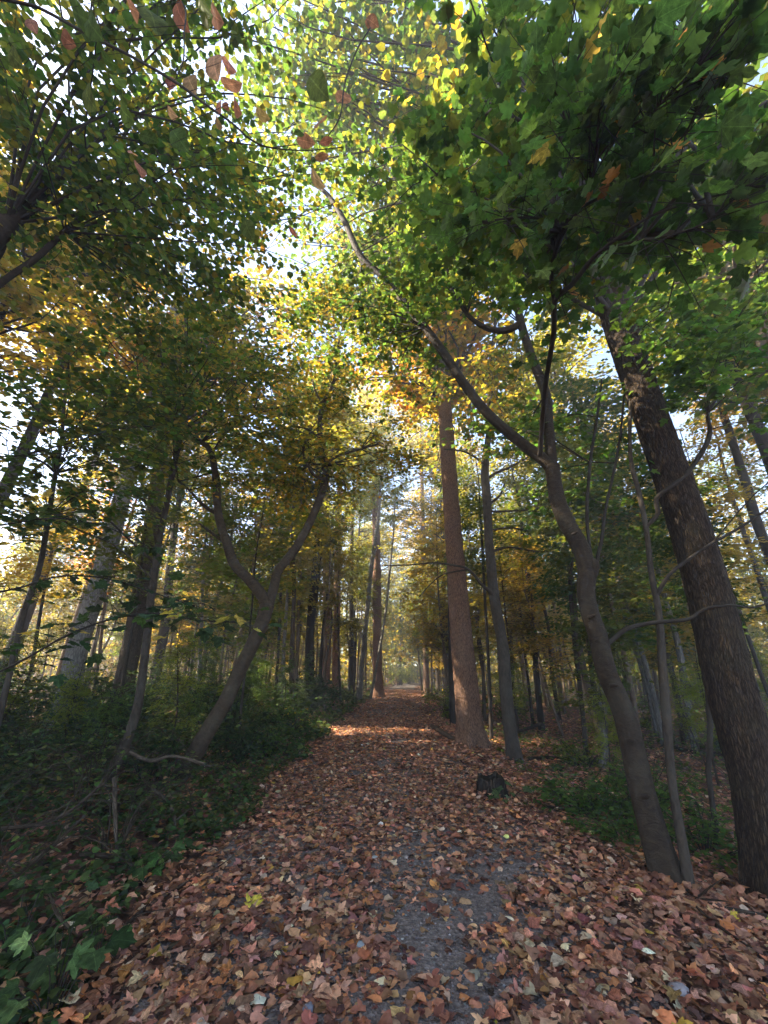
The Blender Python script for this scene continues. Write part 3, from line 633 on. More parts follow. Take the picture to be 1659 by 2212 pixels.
# forked tree left of the path
b6 = gpt(398, 1690); Y6 = b6[1]
P, R = px_path([(385, 1705, 44), (415, 1640, 38), (455, 1570, 35), (490, 1508, 34), (520, 1443, 33), (545, 1393, 32), (566, 1348, 31), (577, 1308, 31)], Y6, .02)
P[0][2] = ground(P[0][0], P[0][1])
LA, RLA = px_path([(577, 1310, 27), (562, 1281, 25), (538, 1252, 23), (506, 1218, 22), (490, 1173, 20), (472, 1113, 18), (466, 1033, 16), (455, 975, 13), (435, 955, 12), (395, 930, 10), (370, 905, 8), (345, 860, 6), (330, 800, 4)], Y6 + .16, -.03)
LB, RLB = px_path([(578, 1312, 23), (592, 1268, 21), (601, 1233, 20), (636, 1188, 19), (672, 1123, 17), (700, 1048, 16), (702, 1006, 14), (691, 943, 12), (696, 878, 10), (718, 833, 8), (726, 778, 6), (735, 720, 4)], Y6 + .16, .03)
sm6 = [px_path(q, Y6 + .2, dy) for q, dy in [
    ([(468, 1110, 9), (440, 1092, 8), (410, 1060, 6), (385, 1040, 4)], -.08), ([(486, 1172, 7), (455, 1150, 6), (430, 1130, 4)], -.05),
    ([(702, 1035, 8), (680, 1028, 7), (665, 1005, 6), (655, 975, 5), (665, 940, 4)], -.06), ([(702, 1005, 7), (730, 985, 6), (780, 970, 5), (815, 960, 3)], .05),
    ([(690, 945, 6), (660, 925, 5), (630, 920, 4), (600, 900, 3)], -.08), ([(458, 980, 6), (480, 945, 5), (520, 905, 4), (550, 880, 3)], -.05), ([(697, 875, 5), (680, 840, 4), (670, 790, 3)], .1)]]
fork, tr, B = make_tree('forked_tree', P, R, M_BARK_SMOOTH, 'leaning tree left of the path whose trunk splits into a wide V', sides=22, step=.06, disp=smoothbark(.25), branches=[(LA, RLA), (LB, RLB)] + sm6)
tr.color = (1.6, 1.6, 1.6, 1)
for ch in tr.children: ch.color = (1.6, 1.6, 1.6, 1)
lv, wd = crown_on(np.vstack([LA[8:], sm6[0][0][2:], sm6[5][0][1:]]), (-3.0, 6.8, 6.6), (2.5, 2.0, 1.9), 26, 9, 14, .08, [T_LOW], OLIVE + YELLOW + GREEN[2:3], r0=.018, twl=.65); add_crown(fork, B, lv, wd)
lv, wd = crown_on(np.vstack([LB[6:], sm6[3][0][2:], sm6[2][0][2:], sm6[6][0][1:]]), (-1.0, 8.0, 6.3), (2.1, 1.8, 2.1), 40, 9, 13, .08, [T_LOW], YELLOW + YELLOW + OLIVE, r0=.018, twl=.65); add_crown(fork, B, lv, wd)

lv, wd = crown_on(LB[9:], (-1.5, 7.4, 9.2), (1.6, 1.8, 1.6), 24, 9, 13, .085, [T_LOW], YELLOW + OLIVE + GREEN[:2], r0=.014, twl=.7, gap=False); add_crown(fork, B, lv, wd)
# slim leaning stem left of the forked tree
b7 = gpt(228, 1715); Y7 = b7[1]
P, R = px_path([(215, 1735, 28), (240, 1674, 25), (270, 1614, 23), (295, 1534, 21), (306, 1470, 20), (316, 1390, 19), (330, 1263, 17), (345, 1163, 15), (361, 1083, 14), (376, 1005, 13), (391, 930, 11), (400, 838, 9), (403, 740, 7), (398, 640, 5)], Y7, .01)
P[0][2] = ground(P[0][0], P[0][1])
br7 = [px_path(q, Y7 + .1, dy) for q, dy in [([(333, 1215, 7), (300, 1185, 6), (262, 1150, 5), (230, 1120, 4), (180, 1090, 3)], -.06), ([(391, 930, 6), (370, 880, 6), (345, 850, 5), (300, 820, 3)], -.06), ([(395, 900, 5), (430, 850, 5), (445, 790, 4), (440, 730, 3)], .04), ([(352, 1120, 5), (320, 1085, 4), (270, 1060, 3)], -.05)]]
e, tr, B = make_tree('leaning_sapling', P, R, M_BARK_THIN, 'slim grey stem leaning right, growing just left of the V-shaped tree', sides=14, step=.08, disp=smoothbark(.2), branches=br7)
lv, wd = crown_on(np.vstack([P[-5:], br7[1][0][1:], br7[2][0][1:]]), (-3.4, 5.3, 6.8), (2.4, 1.8, 1.7), 22, 9, 13, .08, [T_LOW], GREEN + OLIVE, r0=.014, twl=.6); add_crown(e, B, lv, wd)

# two big trunks further back on the left
P, R = px_path([(146, 1540, 56), (165, 1413, 50), (190, 1330, 47), (217, 1250, 44), (246, 1138, 40), (275, 1038, 36), (300, 955, 32), (330, 850, 28), (360, 740, 24)], 12.6, .02)
P[0][2] = ground(P[0][0], P[0][1]); P, R = extend_up(P, R, 5, .09)
e, tr, B = make_tree('pale_barked_tree', P, R, M_BARK_PALE, 'large pale grey trunk deep in the undergrowth on the left', sides=40, step=.08, disp=ridges(24, .04, .2)); tr.color = (1.25, 1.25, 1.3, 1)
lv, wd = crown_on(P[-5:], (-7.0, 12.0, 14.2), (4.6, 4.0, 4.2), 38, 9, 15, .17, [T_LOW], GOLD + YELLOW, r0=.07, twl=1.0); add_crown(e, B, lv, wd)
P, R = px_path([(268, 1500, 46), (283, 1400, 43), (297, 1320, 41), (311, 1240, 38), (325, 1150, 34), (340, 1040, 30), (354, 940, 26), (372, 830, 22)], 11.2, .02)
P[0][2] = ground(P[0][0], P[0][1]); P, R = extend_up(P, R, 5, .07)
e, tr, B = make_tree('brown_barked_tree', P, R, M_BARK_RIDGE, 'large brown trunk right beside the pale grey one on the left', sides=36, step=.08, disp=ridges(22, .05, .2)); tr.color = (2.3, 2.1, 1.9, 1)
lv, wd = crown_on(P[-5:], (-5.0, 11.3, 12.2), (3.4, 3.2, 3.2), 26, 9, 14, .16, [T_LOW], YELLOW + OLIVE, r0=.06, twl=1.0); add_crown(e, B, lv, wd)
# slim stem at the left edge
P, R = px_path([(10, 1500, 17), (30, 1413, 15), (55, 1313, 14), (85, 1228, 13), (105, 1113, 12), (120, 1023, 11), (132, 953, 9), (140, 860, 7), (150, 760, 5)], 5.2, .02)
g = at(-40, 1700, 5.2); P = np.vstack([[g[0], 5.2, ground(g[0], 5.2)], P]); R = np.append(.055, R)
br = [px_path(q, 5.3, dy) for q, dy in [([(120, 1020, 7), (95, 1000, 6), (60, 985, 5), (20, 985, 4)], -.05), ([(100, 1140, 6), (70, 1110, 5), (30, 1100, 4), (-20, 1070, 3)], -.05), ([(108, 1100, 5), (160, 1140, 5), (250, 1180, 4), (340, 1260, 3)], .02)]]
e, tr, B = make_tree('edge_sapling', P, R, M_BARK_THIN, 'thin dark stem among layered maple leaves at the far left edge', sides=12, step=.08, disp=smoothbark(.2), branches=br)
lv, wd = crown_on(np.vstack([P[-6:], br[0][0][1:], br[1][0][1:]]), (-4.2, 4.9, 5.1), (1.9, 1.5, 1.9), 44, 8, 12, .09, [T_LOW], GREEN + OLIVE, r0=.012, twl=.55); add_crown(e, B, lv, wd)

# tree outside the left edge whose limbs reach in overhead
P = np.array([[-4.6, 2.2, ground(-4.6, 2.2)], [-4.55, 2.3, 2], [-4.4, 2.5, 4], [-4.2, 2.7, 6.2], [-4.0, 2.9, 8.5]]); R = np.array([.17, .15, .13, .10, .05])
l1 = px_path([(-120, 720, 18), (0, 613, 16), (75, 560, 15), (140, 500, 13), (200, 445, 11), (230, 392, 9), (252, 330, 8), (290, 250, 8), (330, 180, 5)], 2.9, .03)
l2 = px_path([(-90, 640, 15), (0, 550, 12), (20, 482, 11), (60, 452, 10), (100, 428, 12), (150, 360, 8), (180, 280, 5)], 3.1, .05)
l1 = (np.vstack([[P[2] + [.02, .02, -.4]], l1[0]]), np.append(l1[1][0] * 1.05, l1[1])); l2 = (np.vstack([[P[2] + [.02, .02, .1]], l2[0]]), np.append(l2[1][0] * 1.1, l2[1]))
over, tr, B = make_tree('overhanging_tree', P, R, M_BARK_SMOOTH, 'tree beyond the left edge with two grey limbs reaching in overhead', sides=16, disp=smoothbark(), branches=[l1, l2])
lv, wd = crown_on(np.vstack([l1[0][4:], l2[0][4:]]), (-2.9, 3.4, 7.0), (2.7, 2.6, 1.5), 40, 10, 14, .078, [T_LOW], GREEN + OLIVE, r0=.014, twl=.65, shell=.1); add_crown(over, B, lv, wd)
lv, wd = crown_on(np.vstack([l1[0][7:], l2[0][5:]]), (-2.9, 2.8, 9.2), (3.0, 3.0, 1.5), 18, 9, 13, .085, [T_LOW], OLIVE + YELLOW + GREEN[2:3], r0=.02, twl=.6); add_crown(over, B, lv, wd)

lv, wd = crown_on(P[-2:], (-1.5, 3.6, 10.2), (1.7, 2.6, 1.6), 26, 9, 14, .085, [T_LOW], GREEN + OLIVE, r0=.02, twl=.8, gap=False, sides=4); add_crown(over, B, lv, wd)
# (shared shapes)
def arche_trunk(H, r, bend, mat, sides=10, nb=0):
    n = 7; z = np.linspace(0, H, n); x = np.cumsum(rng.normal(0, bend, n)); y = np.cumsum(rng.normal(0, bend, n)); x -= x[0]; y -= y[0]
    P = np.column_stack([x, y, z]); R = r * (1 - .82 * (z / H) ** 1.1); P[0, 2] = -.3
    w = Wood(); w.tube(P, R, sides, seg=22, disp=smoothbark(.25)); return P, R, w
def arche_big(i):
    H = 17 + 2 * rng.random(); P, R, w = arche_trunk(H, .24, .16, M_BARK_THIN, 12)
    Q = catmull(P, 40)[17:]
    lv, wd = crown_on(Q, (P[-1][0], P[-1][1], H * .76), (4.0, 4.0, H * .30), 60, 10, 16, .19, [T_FAR], [(1, 1, 1), (1.2, 1.05, 1), (.75, .95, .9), (.55, .8, .8)], r0=.06, twl=1.15, jit=.25, gap=False, shell=.35, sides=5)
    w.V += wd.V; w.B += wd.B; off = w.n
    w.F += [f + off for f in wd.F]; w.T = getattr(w, 'T', []) + [f + off for f in getattr(wd, 'T', [])]; w.n += wd.n
    return w, lv
def arche_small(i):
    H = 6.5 + 1.5 * rng.random(); P, R, w = arche_trunk(H, .05, .10, M_BARK_THIN, 8)
    Q = catmull(P, 40)[7:]
    lv, wd = crown_on(Q, (P[-1][0] * .7, P[-1][1] * .7, H * .60), (1.6, 1.6, H * .42), 46, 8, 13, .11, [T_FAR], [(1, 1, 1), (1.25, 1.1, 1), (.75, .95, .9)], r0=.018, twl=.65, jit=.25, gap=False, shell=.2, sides=4)
    w.V += wd.V; w.B += wd.B; off = w.n
    w.F += [f + off for f in wd.F]; w.T = getattr(w, 'T', []) + [f + off for f in getattr(wd, 'T', [])]; w.n += wd.n
    return w, lv
BIG = []; SMALL = []
for i in range(5):
    w, lv = arche_big(i); BIG.append((w.build('trunk', M_BARK_THIN), lv.build('crown', M_LEAF)))
for i in range(6):
    w, lv = arche_small(i); SMALL.append((w.build('trunk', M_BARK_THIN), lv.build('crown', M_LEAF)))

def plant_tree(kind, i, x, y, s, tint, bark, name, label, group, rz=None, lean=(0, 0), fat=1.0):
    z = float(ground(x, y)); e = empty(name, (x, y, z), label=label, cat='tree', group=group)
    e.rotation_euler = (lean[0], lean[1], rng.uniform(0, 6.28) if rz is None else rz); e.scale = (s * fat, s * fat, s)
    link('trunk', kind[i][0], e, color=bark); c = link('crown', kind[i][1], e, color=tint, scale=(1 / fat, 1 / fat, 1)); c['kind'] = 'stuff'
    return e
def jt(t, j=.18): return tuple(np.clip(np.array(TINT[t]) * np.exp(rng.normal(0, j)) * np.exp(rng.normal(0, j * .4, 3)), .01, .6))

# mid-distance stems with a place of their own in the photo
def stem(name, pts, Y, mat, label, tint, crown=None, up=4.0, cs=1.0, group=None, color=(1, 1, 1), cz=-2.0):
    P, R = px_path(pts, Y, 0.0); g = float(ground(P[0][0], P[0][1])); P[0][2] = min(P[0][2], g)
    if P[0][2] < g - .3: P[0][2] = g
    P, R = extend_up(P, R, up, max(.012, R[-1] * .35))
    e, t, B = make_tree(name, P, R, mat, label, group, sides=12, step=.25, disp=smoothbark(.25)); t.color = (*color, 1)
    k = SMALL[rng.integers(6)] if crown is None else BIG[rng.integers(5)]
    c = link('crown', k[1], e, Vector(P[-1] - B) + Vector((0, 0, cz - (5 if crown is None else 13) * cs)), (0, 0, rng.uniform(0, 6)), (cs,) * 3, jt(tint)); c['kind'] = 'stuff'
    return e
stem('wayside_tree', [(818, 1507, 27), (816, 1470, 22), (815, 1400, 20), (814, 1236, 18), (812, 1128, 16), (808, 1000, 12)], 31, M_BARK_RED, 'brown trunk right at the left edge of the distant path', 'gold', 1, 5, 1.0, None, (1.5, 1.35, 1.25))
stem('twin_trunk_tree', [(705, 1480, 20), (706, 1400, 18), (706, 1300, 18), (705, 1128, 16), (704, 1000, 12)], 27, M_BARK_RED, 'left one of two tall reddish trunks behind the left bushes', 'gold', 1, 5, 1.0, 'pair of tall reddish trunks', (1.9, 1.6, 1.4))
stem('twin_trunk_tree', [(724, 1475, 17), (726, 1400, 16), (729, 1260, 15), (732, 1128, 13), (736, 1000, 10)], 28, M_BARK_RED, 'right one of two tall reddish trunks behind the left bushes', 'yellow', 1, 5, .9, 'pair of tall reddish trunks', (1.9, 1.6, 1.4))
stem('dark_pole_tree', [(757, 1470, 11), (758, 1400, 10), (759, 1280, 9), (760, 1150, 8)], 30, M_BARK_THIN, 'dark pole-like trunk between the twin trunks and the wayside trunk', 'olive', 1, 6, .8)
stem('pale_leaning_tree', [(776, 1475, 12), (783, 1420, 11), (792, 1330, 10), (802, 1230, 9), (818, 1110, 7)], 26, M_BARK_PALE, 'pale grey trunk leaning right towards the wayside trunk', 'yellow', 1, 5, .8)
stem('thin_curved_tree', [(800, 1500, 6), (815, 1430, 6), (832, 1330, 5), (842, 1230, 5), (850, 1150, 4)], 29, M_BARK_PALE, 'thin pale stem curving over the path beyond the wayside trunk', 'yellow', None, 4, 1.2)
stem('straight_far_tree', [(921, 1480, 13), (920, 1420, 12), (917, 1300, 11), (913, 1128, 10), (911, 1000, 7)], 34, M_BARK_RED, 'straight trunk right of the far end of the path', 'yellow', 1, 6, .9)
RIGHT = [  # stems of the stand on the right: points, distance, bark, label, tint
    ([(1062, 1602, 8), (1056, 1450, 7), (1048, 1300, 6), (1040, 1150, 5)], 12.5, 'thin', 'very thin black stem hugging the right side of the tall reddish trunk', 'olive'),
    ([(1168, 1560, 14), (1158, 1450, 13), (1152, 1350, 12), (1139, 1236, 10), (1125, 1120, 7)], 15.5, 'thin', 'knobbly grey stem, first one right of the mottled tree', 'olive'),
    ([(1148, 1540, 7), (1140, 1460, 6), (1124, 1330, 6), (1110, 1200, 4)], 17, 'thin', 'straight dark stem just left of the knobbly grey stem', 'yellow'),
    ([(1105, 1530, 13), (1104, 1440, 12), (1103, 1370, 10), (1115, 1300, 8), (1122, 1240, 6)], 19, 'thin', 'grey stem with a crooked fork seen right behind the mottled tree', 'yellow'),
    ([(1268, 1660, 12), (1262, 1580, 10), (1252, 1480, 10), (1243, 1408, 10), (1234, 1300, 9), (1231, 1240, 7), (1238, 1210, 5)], 10.5, 'thin', 'thin dark stem with a hooked top left of the bent maple', 'green'),
    ([(1308, 1720, 17), (1306, 1620, 16), (1300, 1508, 15), (1290, 1400, 13), (1270, 1250, 9)], 9.4, 'pale', 'grey stem rising out of the green bush, partly behind the bent maple', 'olive'),
    ([(1290, 1575, 10), (1282, 1500, 10), (1270, 1370, 9), (1255, 1240, 6)], 14, 'thin', 'dark stem close behind the bent maple, left side', 'yellow'),
    ([(1424, 1570, 14), (1405, 1480, 13), (1379, 1388, 12), (1343, 1280, 10), (1318, 1190, 7)], 12.5, 'pale', 'pale straight stem slanting left between maple and young maple, front one', 'olive'),
    ([(1413, 1560, 10), (1396, 1480, 10), (1368, 1390, 9), (1330, 1270, 7)], 14, 'pale', 'pale straight stem slanting left, the one close behind its pale twin', 'yellow'),
    ([(1369, 1545, 8), (1356, 1450, 7), (1335, 1368, 6), (1315, 1260, 5)], 14.5, 'thin', 'thin black stem seen through the gap right of the bent maple', 'olive'),
    ([(1497, 1600, 18), (1482, 1500, 17), (1463, 1384, 15), (1435, 1288, 12), (1410, 1190, 8)], 11.5, 'pale', 'thicker grey stem right of the young maple, leaning left', 'yellow'),
    ([(1476, 1570, 12), (1460, 1490, 11), (1443, 1408, 10), (1420, 1300, 7)], 13.5, 'thin', 'grey brown stem just left of the thicker grey one', 'gold'),
    ([(1549, 1866, 14), (1543, 1760, 13), (1530, 1675, 13), (1534, 1568, 13), (1520, 1430, 10), (1490, 1280, 7)], 5.6, 'thin', 'wavy thin stem directly left of the thickest trunk base', 'green'),
    ([(1700, 1600, 12), (1635, 1432, 10), (1594, 1310, 9), (1555, 1208, 7), (1530, 1120, 4)], 10, 'thin', 'thin dark stem slanting left behind the thickest trunk', 'gold'),
    ([(1790, 1480, 40), (1654, 1178, 26), (1609, 1038, 22), (1569, 913, 17), (1545, 830, 13)], 11, 'thin', 'sturdy trunk leaning in from beyond the upper right edge', 'gold'),
    ([(1720, 1500, 16), (1640, 1250, 12), (1590, 1100, 10), (1560, 1000, 7)], 14, 'thin', 'slim trunk on the right edge in front of white sky', 'gold')]
BM = {'thin': M_BARK_THIN, 'pale': M_BARK_PALE}
for pts, Yd, bm, lab, ti in RIGHT:
    stem('slender_tree', pts, Yd, BM[bm], lab, ti, None, 3.0, rng.uniform(.9, 1.2) if Yd > 8 else .6, 'slender stems of the stand on the right', (.8, .8, .8))
LEFT = [
    ([(250, 1560, 9), (262, 1490, 9), (278, 1400, 8), (300, 1270, 7), (318, 1120, 5)], 9, 'thin', 'thin black stem in front of the large brown trunk on the left', 'olive'),
    ([(610, 1500, 8), (612, 1420, 8), (618, 1330, 7), (624, 1220, 5)], 15, 'pale', 'thin pale stem right of the V-shaped tree', 'yellow'),
    ([(598, 1490, 7), (601, 1410, 6), (606, 1300, 6), (612, 1180, 4)], 18, 'thin', 'thin dark stem showing just right of the fork of the V', 'olive'),
    ([(662, 1490, 9), (668, 1420, 9), (676, 1340, 8), (688, 1250, 6)], 20, 'thin', 'first grey stem left of the twin reddish trunks', 'yellow'),
    ([(690, 1490, 9), (694, 1420, 8), (702, 1330, 7), (716, 1230, 5)], 22, 'thin', 'slanting grey stem that crosses in front of the twin reddish trunks', 'gold'),
    ([(640, 1490, 6), (644, 1400, 6), (648, 1300, 5)], 22, 'thin', 'hair-thin stem midway between the V-shaped tree and the twin trunks', 'olive'),
    ([(520, 1560, 6), (526, 1480, 6), (536, 1400, 5), (546, 1290, 4)], 9.5, 'thin', 'thin straight stem behind the leaning trunk of the V-shaped tree', 'olive'),
    ([(430, 1500, 9), (432, 1420, 9), (436, 1330, 8), (440, 1200, 6)], 17, 'pale', 'lone pale stem in the gap between leaning sapling and V-shaped tree', 'gold'),
    ([(210, 1480, 8), (214, 1420, 8), (222, 1340, 7), (236, 1200, 5)], 16, 'red', 'reddish stem glowing between the two large left trunks', 'orange'),
    ([(60, 1500, 9), (72, 1420, 9), (86, 1330, 8), (110, 1200, 6)], 14, 'thin', 'dark stem left of the large pale grey trunk', 'gold')]
BM['red'] = M_BARK_RED
for pts, Yd, bm, lab, ti in LEFT:
    stem('slender_tree', pts, Yd, BM[bm], lab, ti, None, 3.5, rng.uniform(.9, 1.3), 'slender stems of the wood on the left', (.85, .85, .85))

# the stand behind: placed at random but never on the path
placed = []
def free(x, y, dmin):
    if abs(x - float(xc(y))) < (2.4 if y < 40 else 3.0): return False
    return all((x - a) ** 2 + (y - b_) ** 2 > dmin ** 2 for a, b_ in placed)
def scatter(n, x0, x1, y0, y1, dmin, ok=lambda x, y: True):
    out = []; tries = 0
    while len(out) < n and tries < 6000:
        tries += 1; x, y = rng.uniform(x0, x1), rng.uniform(y0, y1)
        if ok(x, y) and free(x, y, dmin): placed.append((x, y)); out.append((x, y))
    return out
inview = lambda x, y: abs(x) < y * 1.02 + 1
def hue(x, y):
    if x < -2: return rng.choice(['gold', 'yellow', 'olive', 'green', 'orange'], p=[.18, .36, .31, .14, .01])
    return rng.choice(['gold', 'yellow', 'olive', 'green', 'orange'], p=[.14, .47, .28, .11, 0])
BK = [(1.9, 1.75, 1.6), (1.3, 1.2, 1.15), (2.3, 2.1, 1.95), (3.0, 2.8, 2.6), (1.0, .92, .85)]
def zone(x, y):
    side = 'left' if x < float(xc(y)) else 'right'
    far = 'near' if y < 24 else 'middle depth' if y < 42 else 'far depth'
    return side, far
PLACED = [(-11.8, 4.6, .9, 'gold', 'golden tree whose crown glows beyond the dark leaves overhead'), (-8.8, .2, 1.0, 'gold', 'golden tree beyond the left edge'), 
          (-3.3, 19.5, .95, 'yellow', 'yellow tree leaning its crown over the path before the twin trunks'), (3.9, 25.5, 1.0, 'gold', 'golden tree over the path beyond the tall reddish trunk'), (-2.7, 35, 1.0, 'yellow', 'yellow tree left of the distant path'),
          (4.9, 38, 1.1, 'gold', 'golden tree right of the distant path'), (-.6, 47, 1.1, 'yellow', 'yellow tree left of the bend at the end of the path'), (6.4, 53, 1.1, 'olive', 'green tree right of the bend at the end of the path'), (2.6, 66, 1.2, 'yellow', 'yellow tree just left of the end of the path'), (5.2, 82, 1.2, 'olive', 'green tree closing the end of the path'), (9.6, 74, 1.2, 'yellow', 'yellow tree at the right of the end of the path'), (-12.0, 9.0, .9, 'gold', 'golden tree behind the limbs at the left edge'), (8.6, 15.5, 1.0, 'yellow', 'yellow tree behind the stand on the right'), (11.2, 9.6, 1.0, 'yellow', 'yellow tree beyond the right edge behind the thickest trunk'), (-13.2, 12.2, 1.1, 'gold', 'golden tree far out on the left edge'), (-15.5, 17, 1.15, 'yellow', 'yellow tree far out on the left, behind the golden one'), (-11.5, 21, 1.1, 'gold', 'golden tree deep in the wood behind the two large left trunks')]
for (x, y, s_, h, lab) in PLACED:
    placed.append((x, y)); plant_tree(BIG, rng.integers(5), x, y, s_, jt(h, .08), (.7, .65, .6), 'woodland_tree', lab, 'tall trees along the path')
for (x, y) in scatter(20, -50, 45, 36, 82, 5.5, inview):
    s_, f_ = zone(x, y); h = hue(x, y)
    plant_tree(BIG, rng.integers(5), x, y, rng.uniform(.85, 1.25), jt(h), BK[rng.integers(5)], 'woodland_tree', f'tall {h} leaved woodland tree, {f_} of the wood {s_} of the path', f'tall {h} trees {s_} of the path')
for (x, y, s_, h) in [(.1, 58, 1.7, 'olive'), (-1.2, 51, 1.6, 'yellow'), (1.2, 66, 1.9, 'green'), (2.4, 76, 2.2, 'olive'), (5.0, 79, 2.2, 'green'), (7.4, 83, 2.3, 'olive'), (9.8, 78, 2.0, 'yellow'), (3.8, 88, 2.5, 'green'), (5.2, 56, 1.6, 'yellow'), (6.6, 64, 1.8, 'olive'), (.6, 71, 2.0, 'green'), (1.6, 73, 2.0, 'green'), (3.4, 75, 2.1, 'green'), (4.4, 74, 1.5, 'green'), (5.9, 76, 2.1, 'green'), (7.0, 75, 1.8, 'olive'), (8.6, 74, 2.1, 'green'), (-.6, 66, 1.9, 'olive'), (-2.2, 31, 1.7, 'yellow'), (3.5, 31.5, 1.6, 'olive'), (-1.7, 40, 1.9, 'olive'), (4.0, 44, 1.9, 'yellow'), (-.9, 45.5, 1.9, 'yellow'), (5.1, 50, 2.0, 'green'), (-2.4, 24, 1.4, 'yellow'), (3.2, 21.5, 1.2, 'yellow')]:
    placed.append((x, y)); plant_tree(SMALL, rng.integers(6), x, y, s_, jt(h, .08), BK[rng.integers(5)], 'understorey_tree', f'thin {h} leaved understorey tree', 'thin trees')
for (x, y) in scatter(125, -28, 36, 11.5, 52, 1.4, lambda x, y: inview(x, y) and not (x < 0 and y < 15.5)):
    s_, f_ = zone(x, y); h = hue(x, y)
    plant_tree(SMALL, rng.integers(6), x, y, rng.uniform(.9, 1.7), jt(h), BK[rng.integers(5)], 'understorey_tree', f'thin {h} leaved understorey tree, {f_} of the wood {s_} of the path', f'thin {h} trees {s_} of the path', lean=(rng.normal(0, .04), rng.normal(0, .04)))
# the wood outside the frame on the sun's side and over the camera: it shades the path
for (x, y) in scatter(26, -38, -17, -14, 16, 3.3, lambda x, y: not inview(x, y)):
    plant_tree(BIG, rng.integers(5), x, y, rng.uniform(.85, 1.15), jt(hue(-9, y)), BK[rng.integers(5)], 'woodland_tree', 'tall tree of the wood beyond the left edge', 'trees beyond the left edge')
for (x, y) in scatter(3, 8, 16, 3, 12, 3.6, lambda x, y: not inview(x, y)):
    plant_tree(BIG, rng.integers(5), x, y, rng.uniform(.85, 1.05), jt('olive'), BK[rng.integers(5)], 'woodland_tree', 'tall tree of the wood beyond the right edge', 'trees beyond the right edge')

def arche_pole(i):
    H = 10.5 + 2 * rng.random(); P, R, w = arche_trunk(H, .085, .12, M_BARK_THIN, 8)
    Q = catmull(P, 40)[24:]
    lv, wd = crown_on(Q, (P[-1][0], P[-1][1], H * .86), (1.7, 1.7, H * .2), 24, 7, 12, .13, [T_FAR], [(1, 1, 1), (1.25, 1.1, 1), (.75, .95, .9)], r0=.018, twl=.7, jit=.25, gap=False, shell=.2, sides=4)
    for _ in range(5):
        k = rng.integers(12, 24); q = catmull(P, 40)[k]; d = unit(rng.normal(0, 1, 3) * [1, 1, .3]); wd.tube([q, q + d * .5, q + d * rng.uniform(.7, 1.4) + [0, 0, .15]], [.012, .009, .003], 4, seg=5)
    w.V += wd.V; w.B += wd.B; off = w.n
    w.F += [f + off for f in wd.F]; w.T = getattr(w, 'T', []) + [f + off for f in getattr(wd, 'T', [])]; w.n += wd.n
    return w.build('trunk', M_BARK_THIN), lv.build('crown', M_LEAF)
POLE = [arche_pole(i) for i in range(5)]
TONE = ['dark brown', 'dark', 'grey', 'pale grey', 'blackish']
for (x, y) in scatter(78, -16, 26, 10.5, 40, .9, lambda x, y: inview(x, y) and not (x < -2 and y < 15)):
    s_, f_ = zone(x, y); h = hue(x, y); q = rng.integers(5)
    plant_tree(POLE, rng.integers(5), x, y, rng.uniform(.8, 1.35), jt(h), tuple(np.array(BK[q]) * 1.2), 'pole_tree', f'straight slim {TONE[q]} trunk', f'straight slim {TONE[q]} trunks {s_} of the path', lean=(rng.normal(0, .035), rng.normal(0, .035)))
for (x, y, s_, w_) in [(-6.7, 2.6, 1.2, 'farther'), (-6.3, 1.3, 1.2, 'nearer')]:  # unseen trees added left of the frame to block a sun patch
    plant_tree(SMALL, rng.integers(6), x, y, s_, jt('olive'), BK[1], 'shade_tree', f'unseen slim tree added beyond the left edge for shade, {w_} of the pair', 'unseen slim trees added for shade')
# far woods: one mass
fw, fl_ = Wood(), Leaves()
for _ in range(260):
    a = rng.uniform(-.95, .95); d = rng.uniform(58, 130); x, y = d * math.sin(a), d * math.cos(a)
    if abs(x - float(xc(y))) < 3 and y < 76: continue
    z = float(ground(x, y)); h = rng.uniform(9, 17); r = rng.uniform(.08, .28)
    fw.tube([[x, y, z - .3], [x + rng.normal(0, .3), y, z + h * .5], [x + rng.normal(0, .6), y, z + h]], [r, r * .8, r * .3], 5, seg=5)
n = 165000
a = rng.uniform(-.98, .98, n); d = rng.uniform(43, 125, n) ; x = d * np.sin(a); y = d * np.cos(a)
hz = rng.beta(1.0, 1.6, n) * 17
cl = wob(x, y, .35) + .6 * wob(x + hz, y - hz, .9); k = (cl > -.6 + .05 * hz) & ((np.abs(x - xc(y)) > 3.0) | (hz > 3.0) | (y > 72))
x, y, hz = x[k], y[k], hz[k]; n = len(x)
cols = np.where(rng.random((n, 1)) < .5, np.array(TINT['yellow']), np.where(rng.random((n, 1)) < .5, np.array(TINT['olive']), np.array(TINT['gold']))) * np.exp(rng.normal(0, .25, (n, 1)))
fl_.add(T_FAR, np.column_stack([x, y, ground(x, y) + hz]), unit(rng.normal(0, 1, (n, 3)) + [0, 0, .6]), rng.normal(0, 1, (n, 3)), rng.uniform(.3, .6, n), np.clip(cols, .01, .6))
fo = link('far_woods', fl_.build('far_woods', M_LEAF)); tag(fo, 'yellow green wood closing the view behind the trees', kind='stuff')
fo2 = link('far_tree_stems', fw.build('far_tree_stems', M_BARK_THIN)); tag(fo2, 'mass of thin far trunks at the back of the wood', kind='stuff')

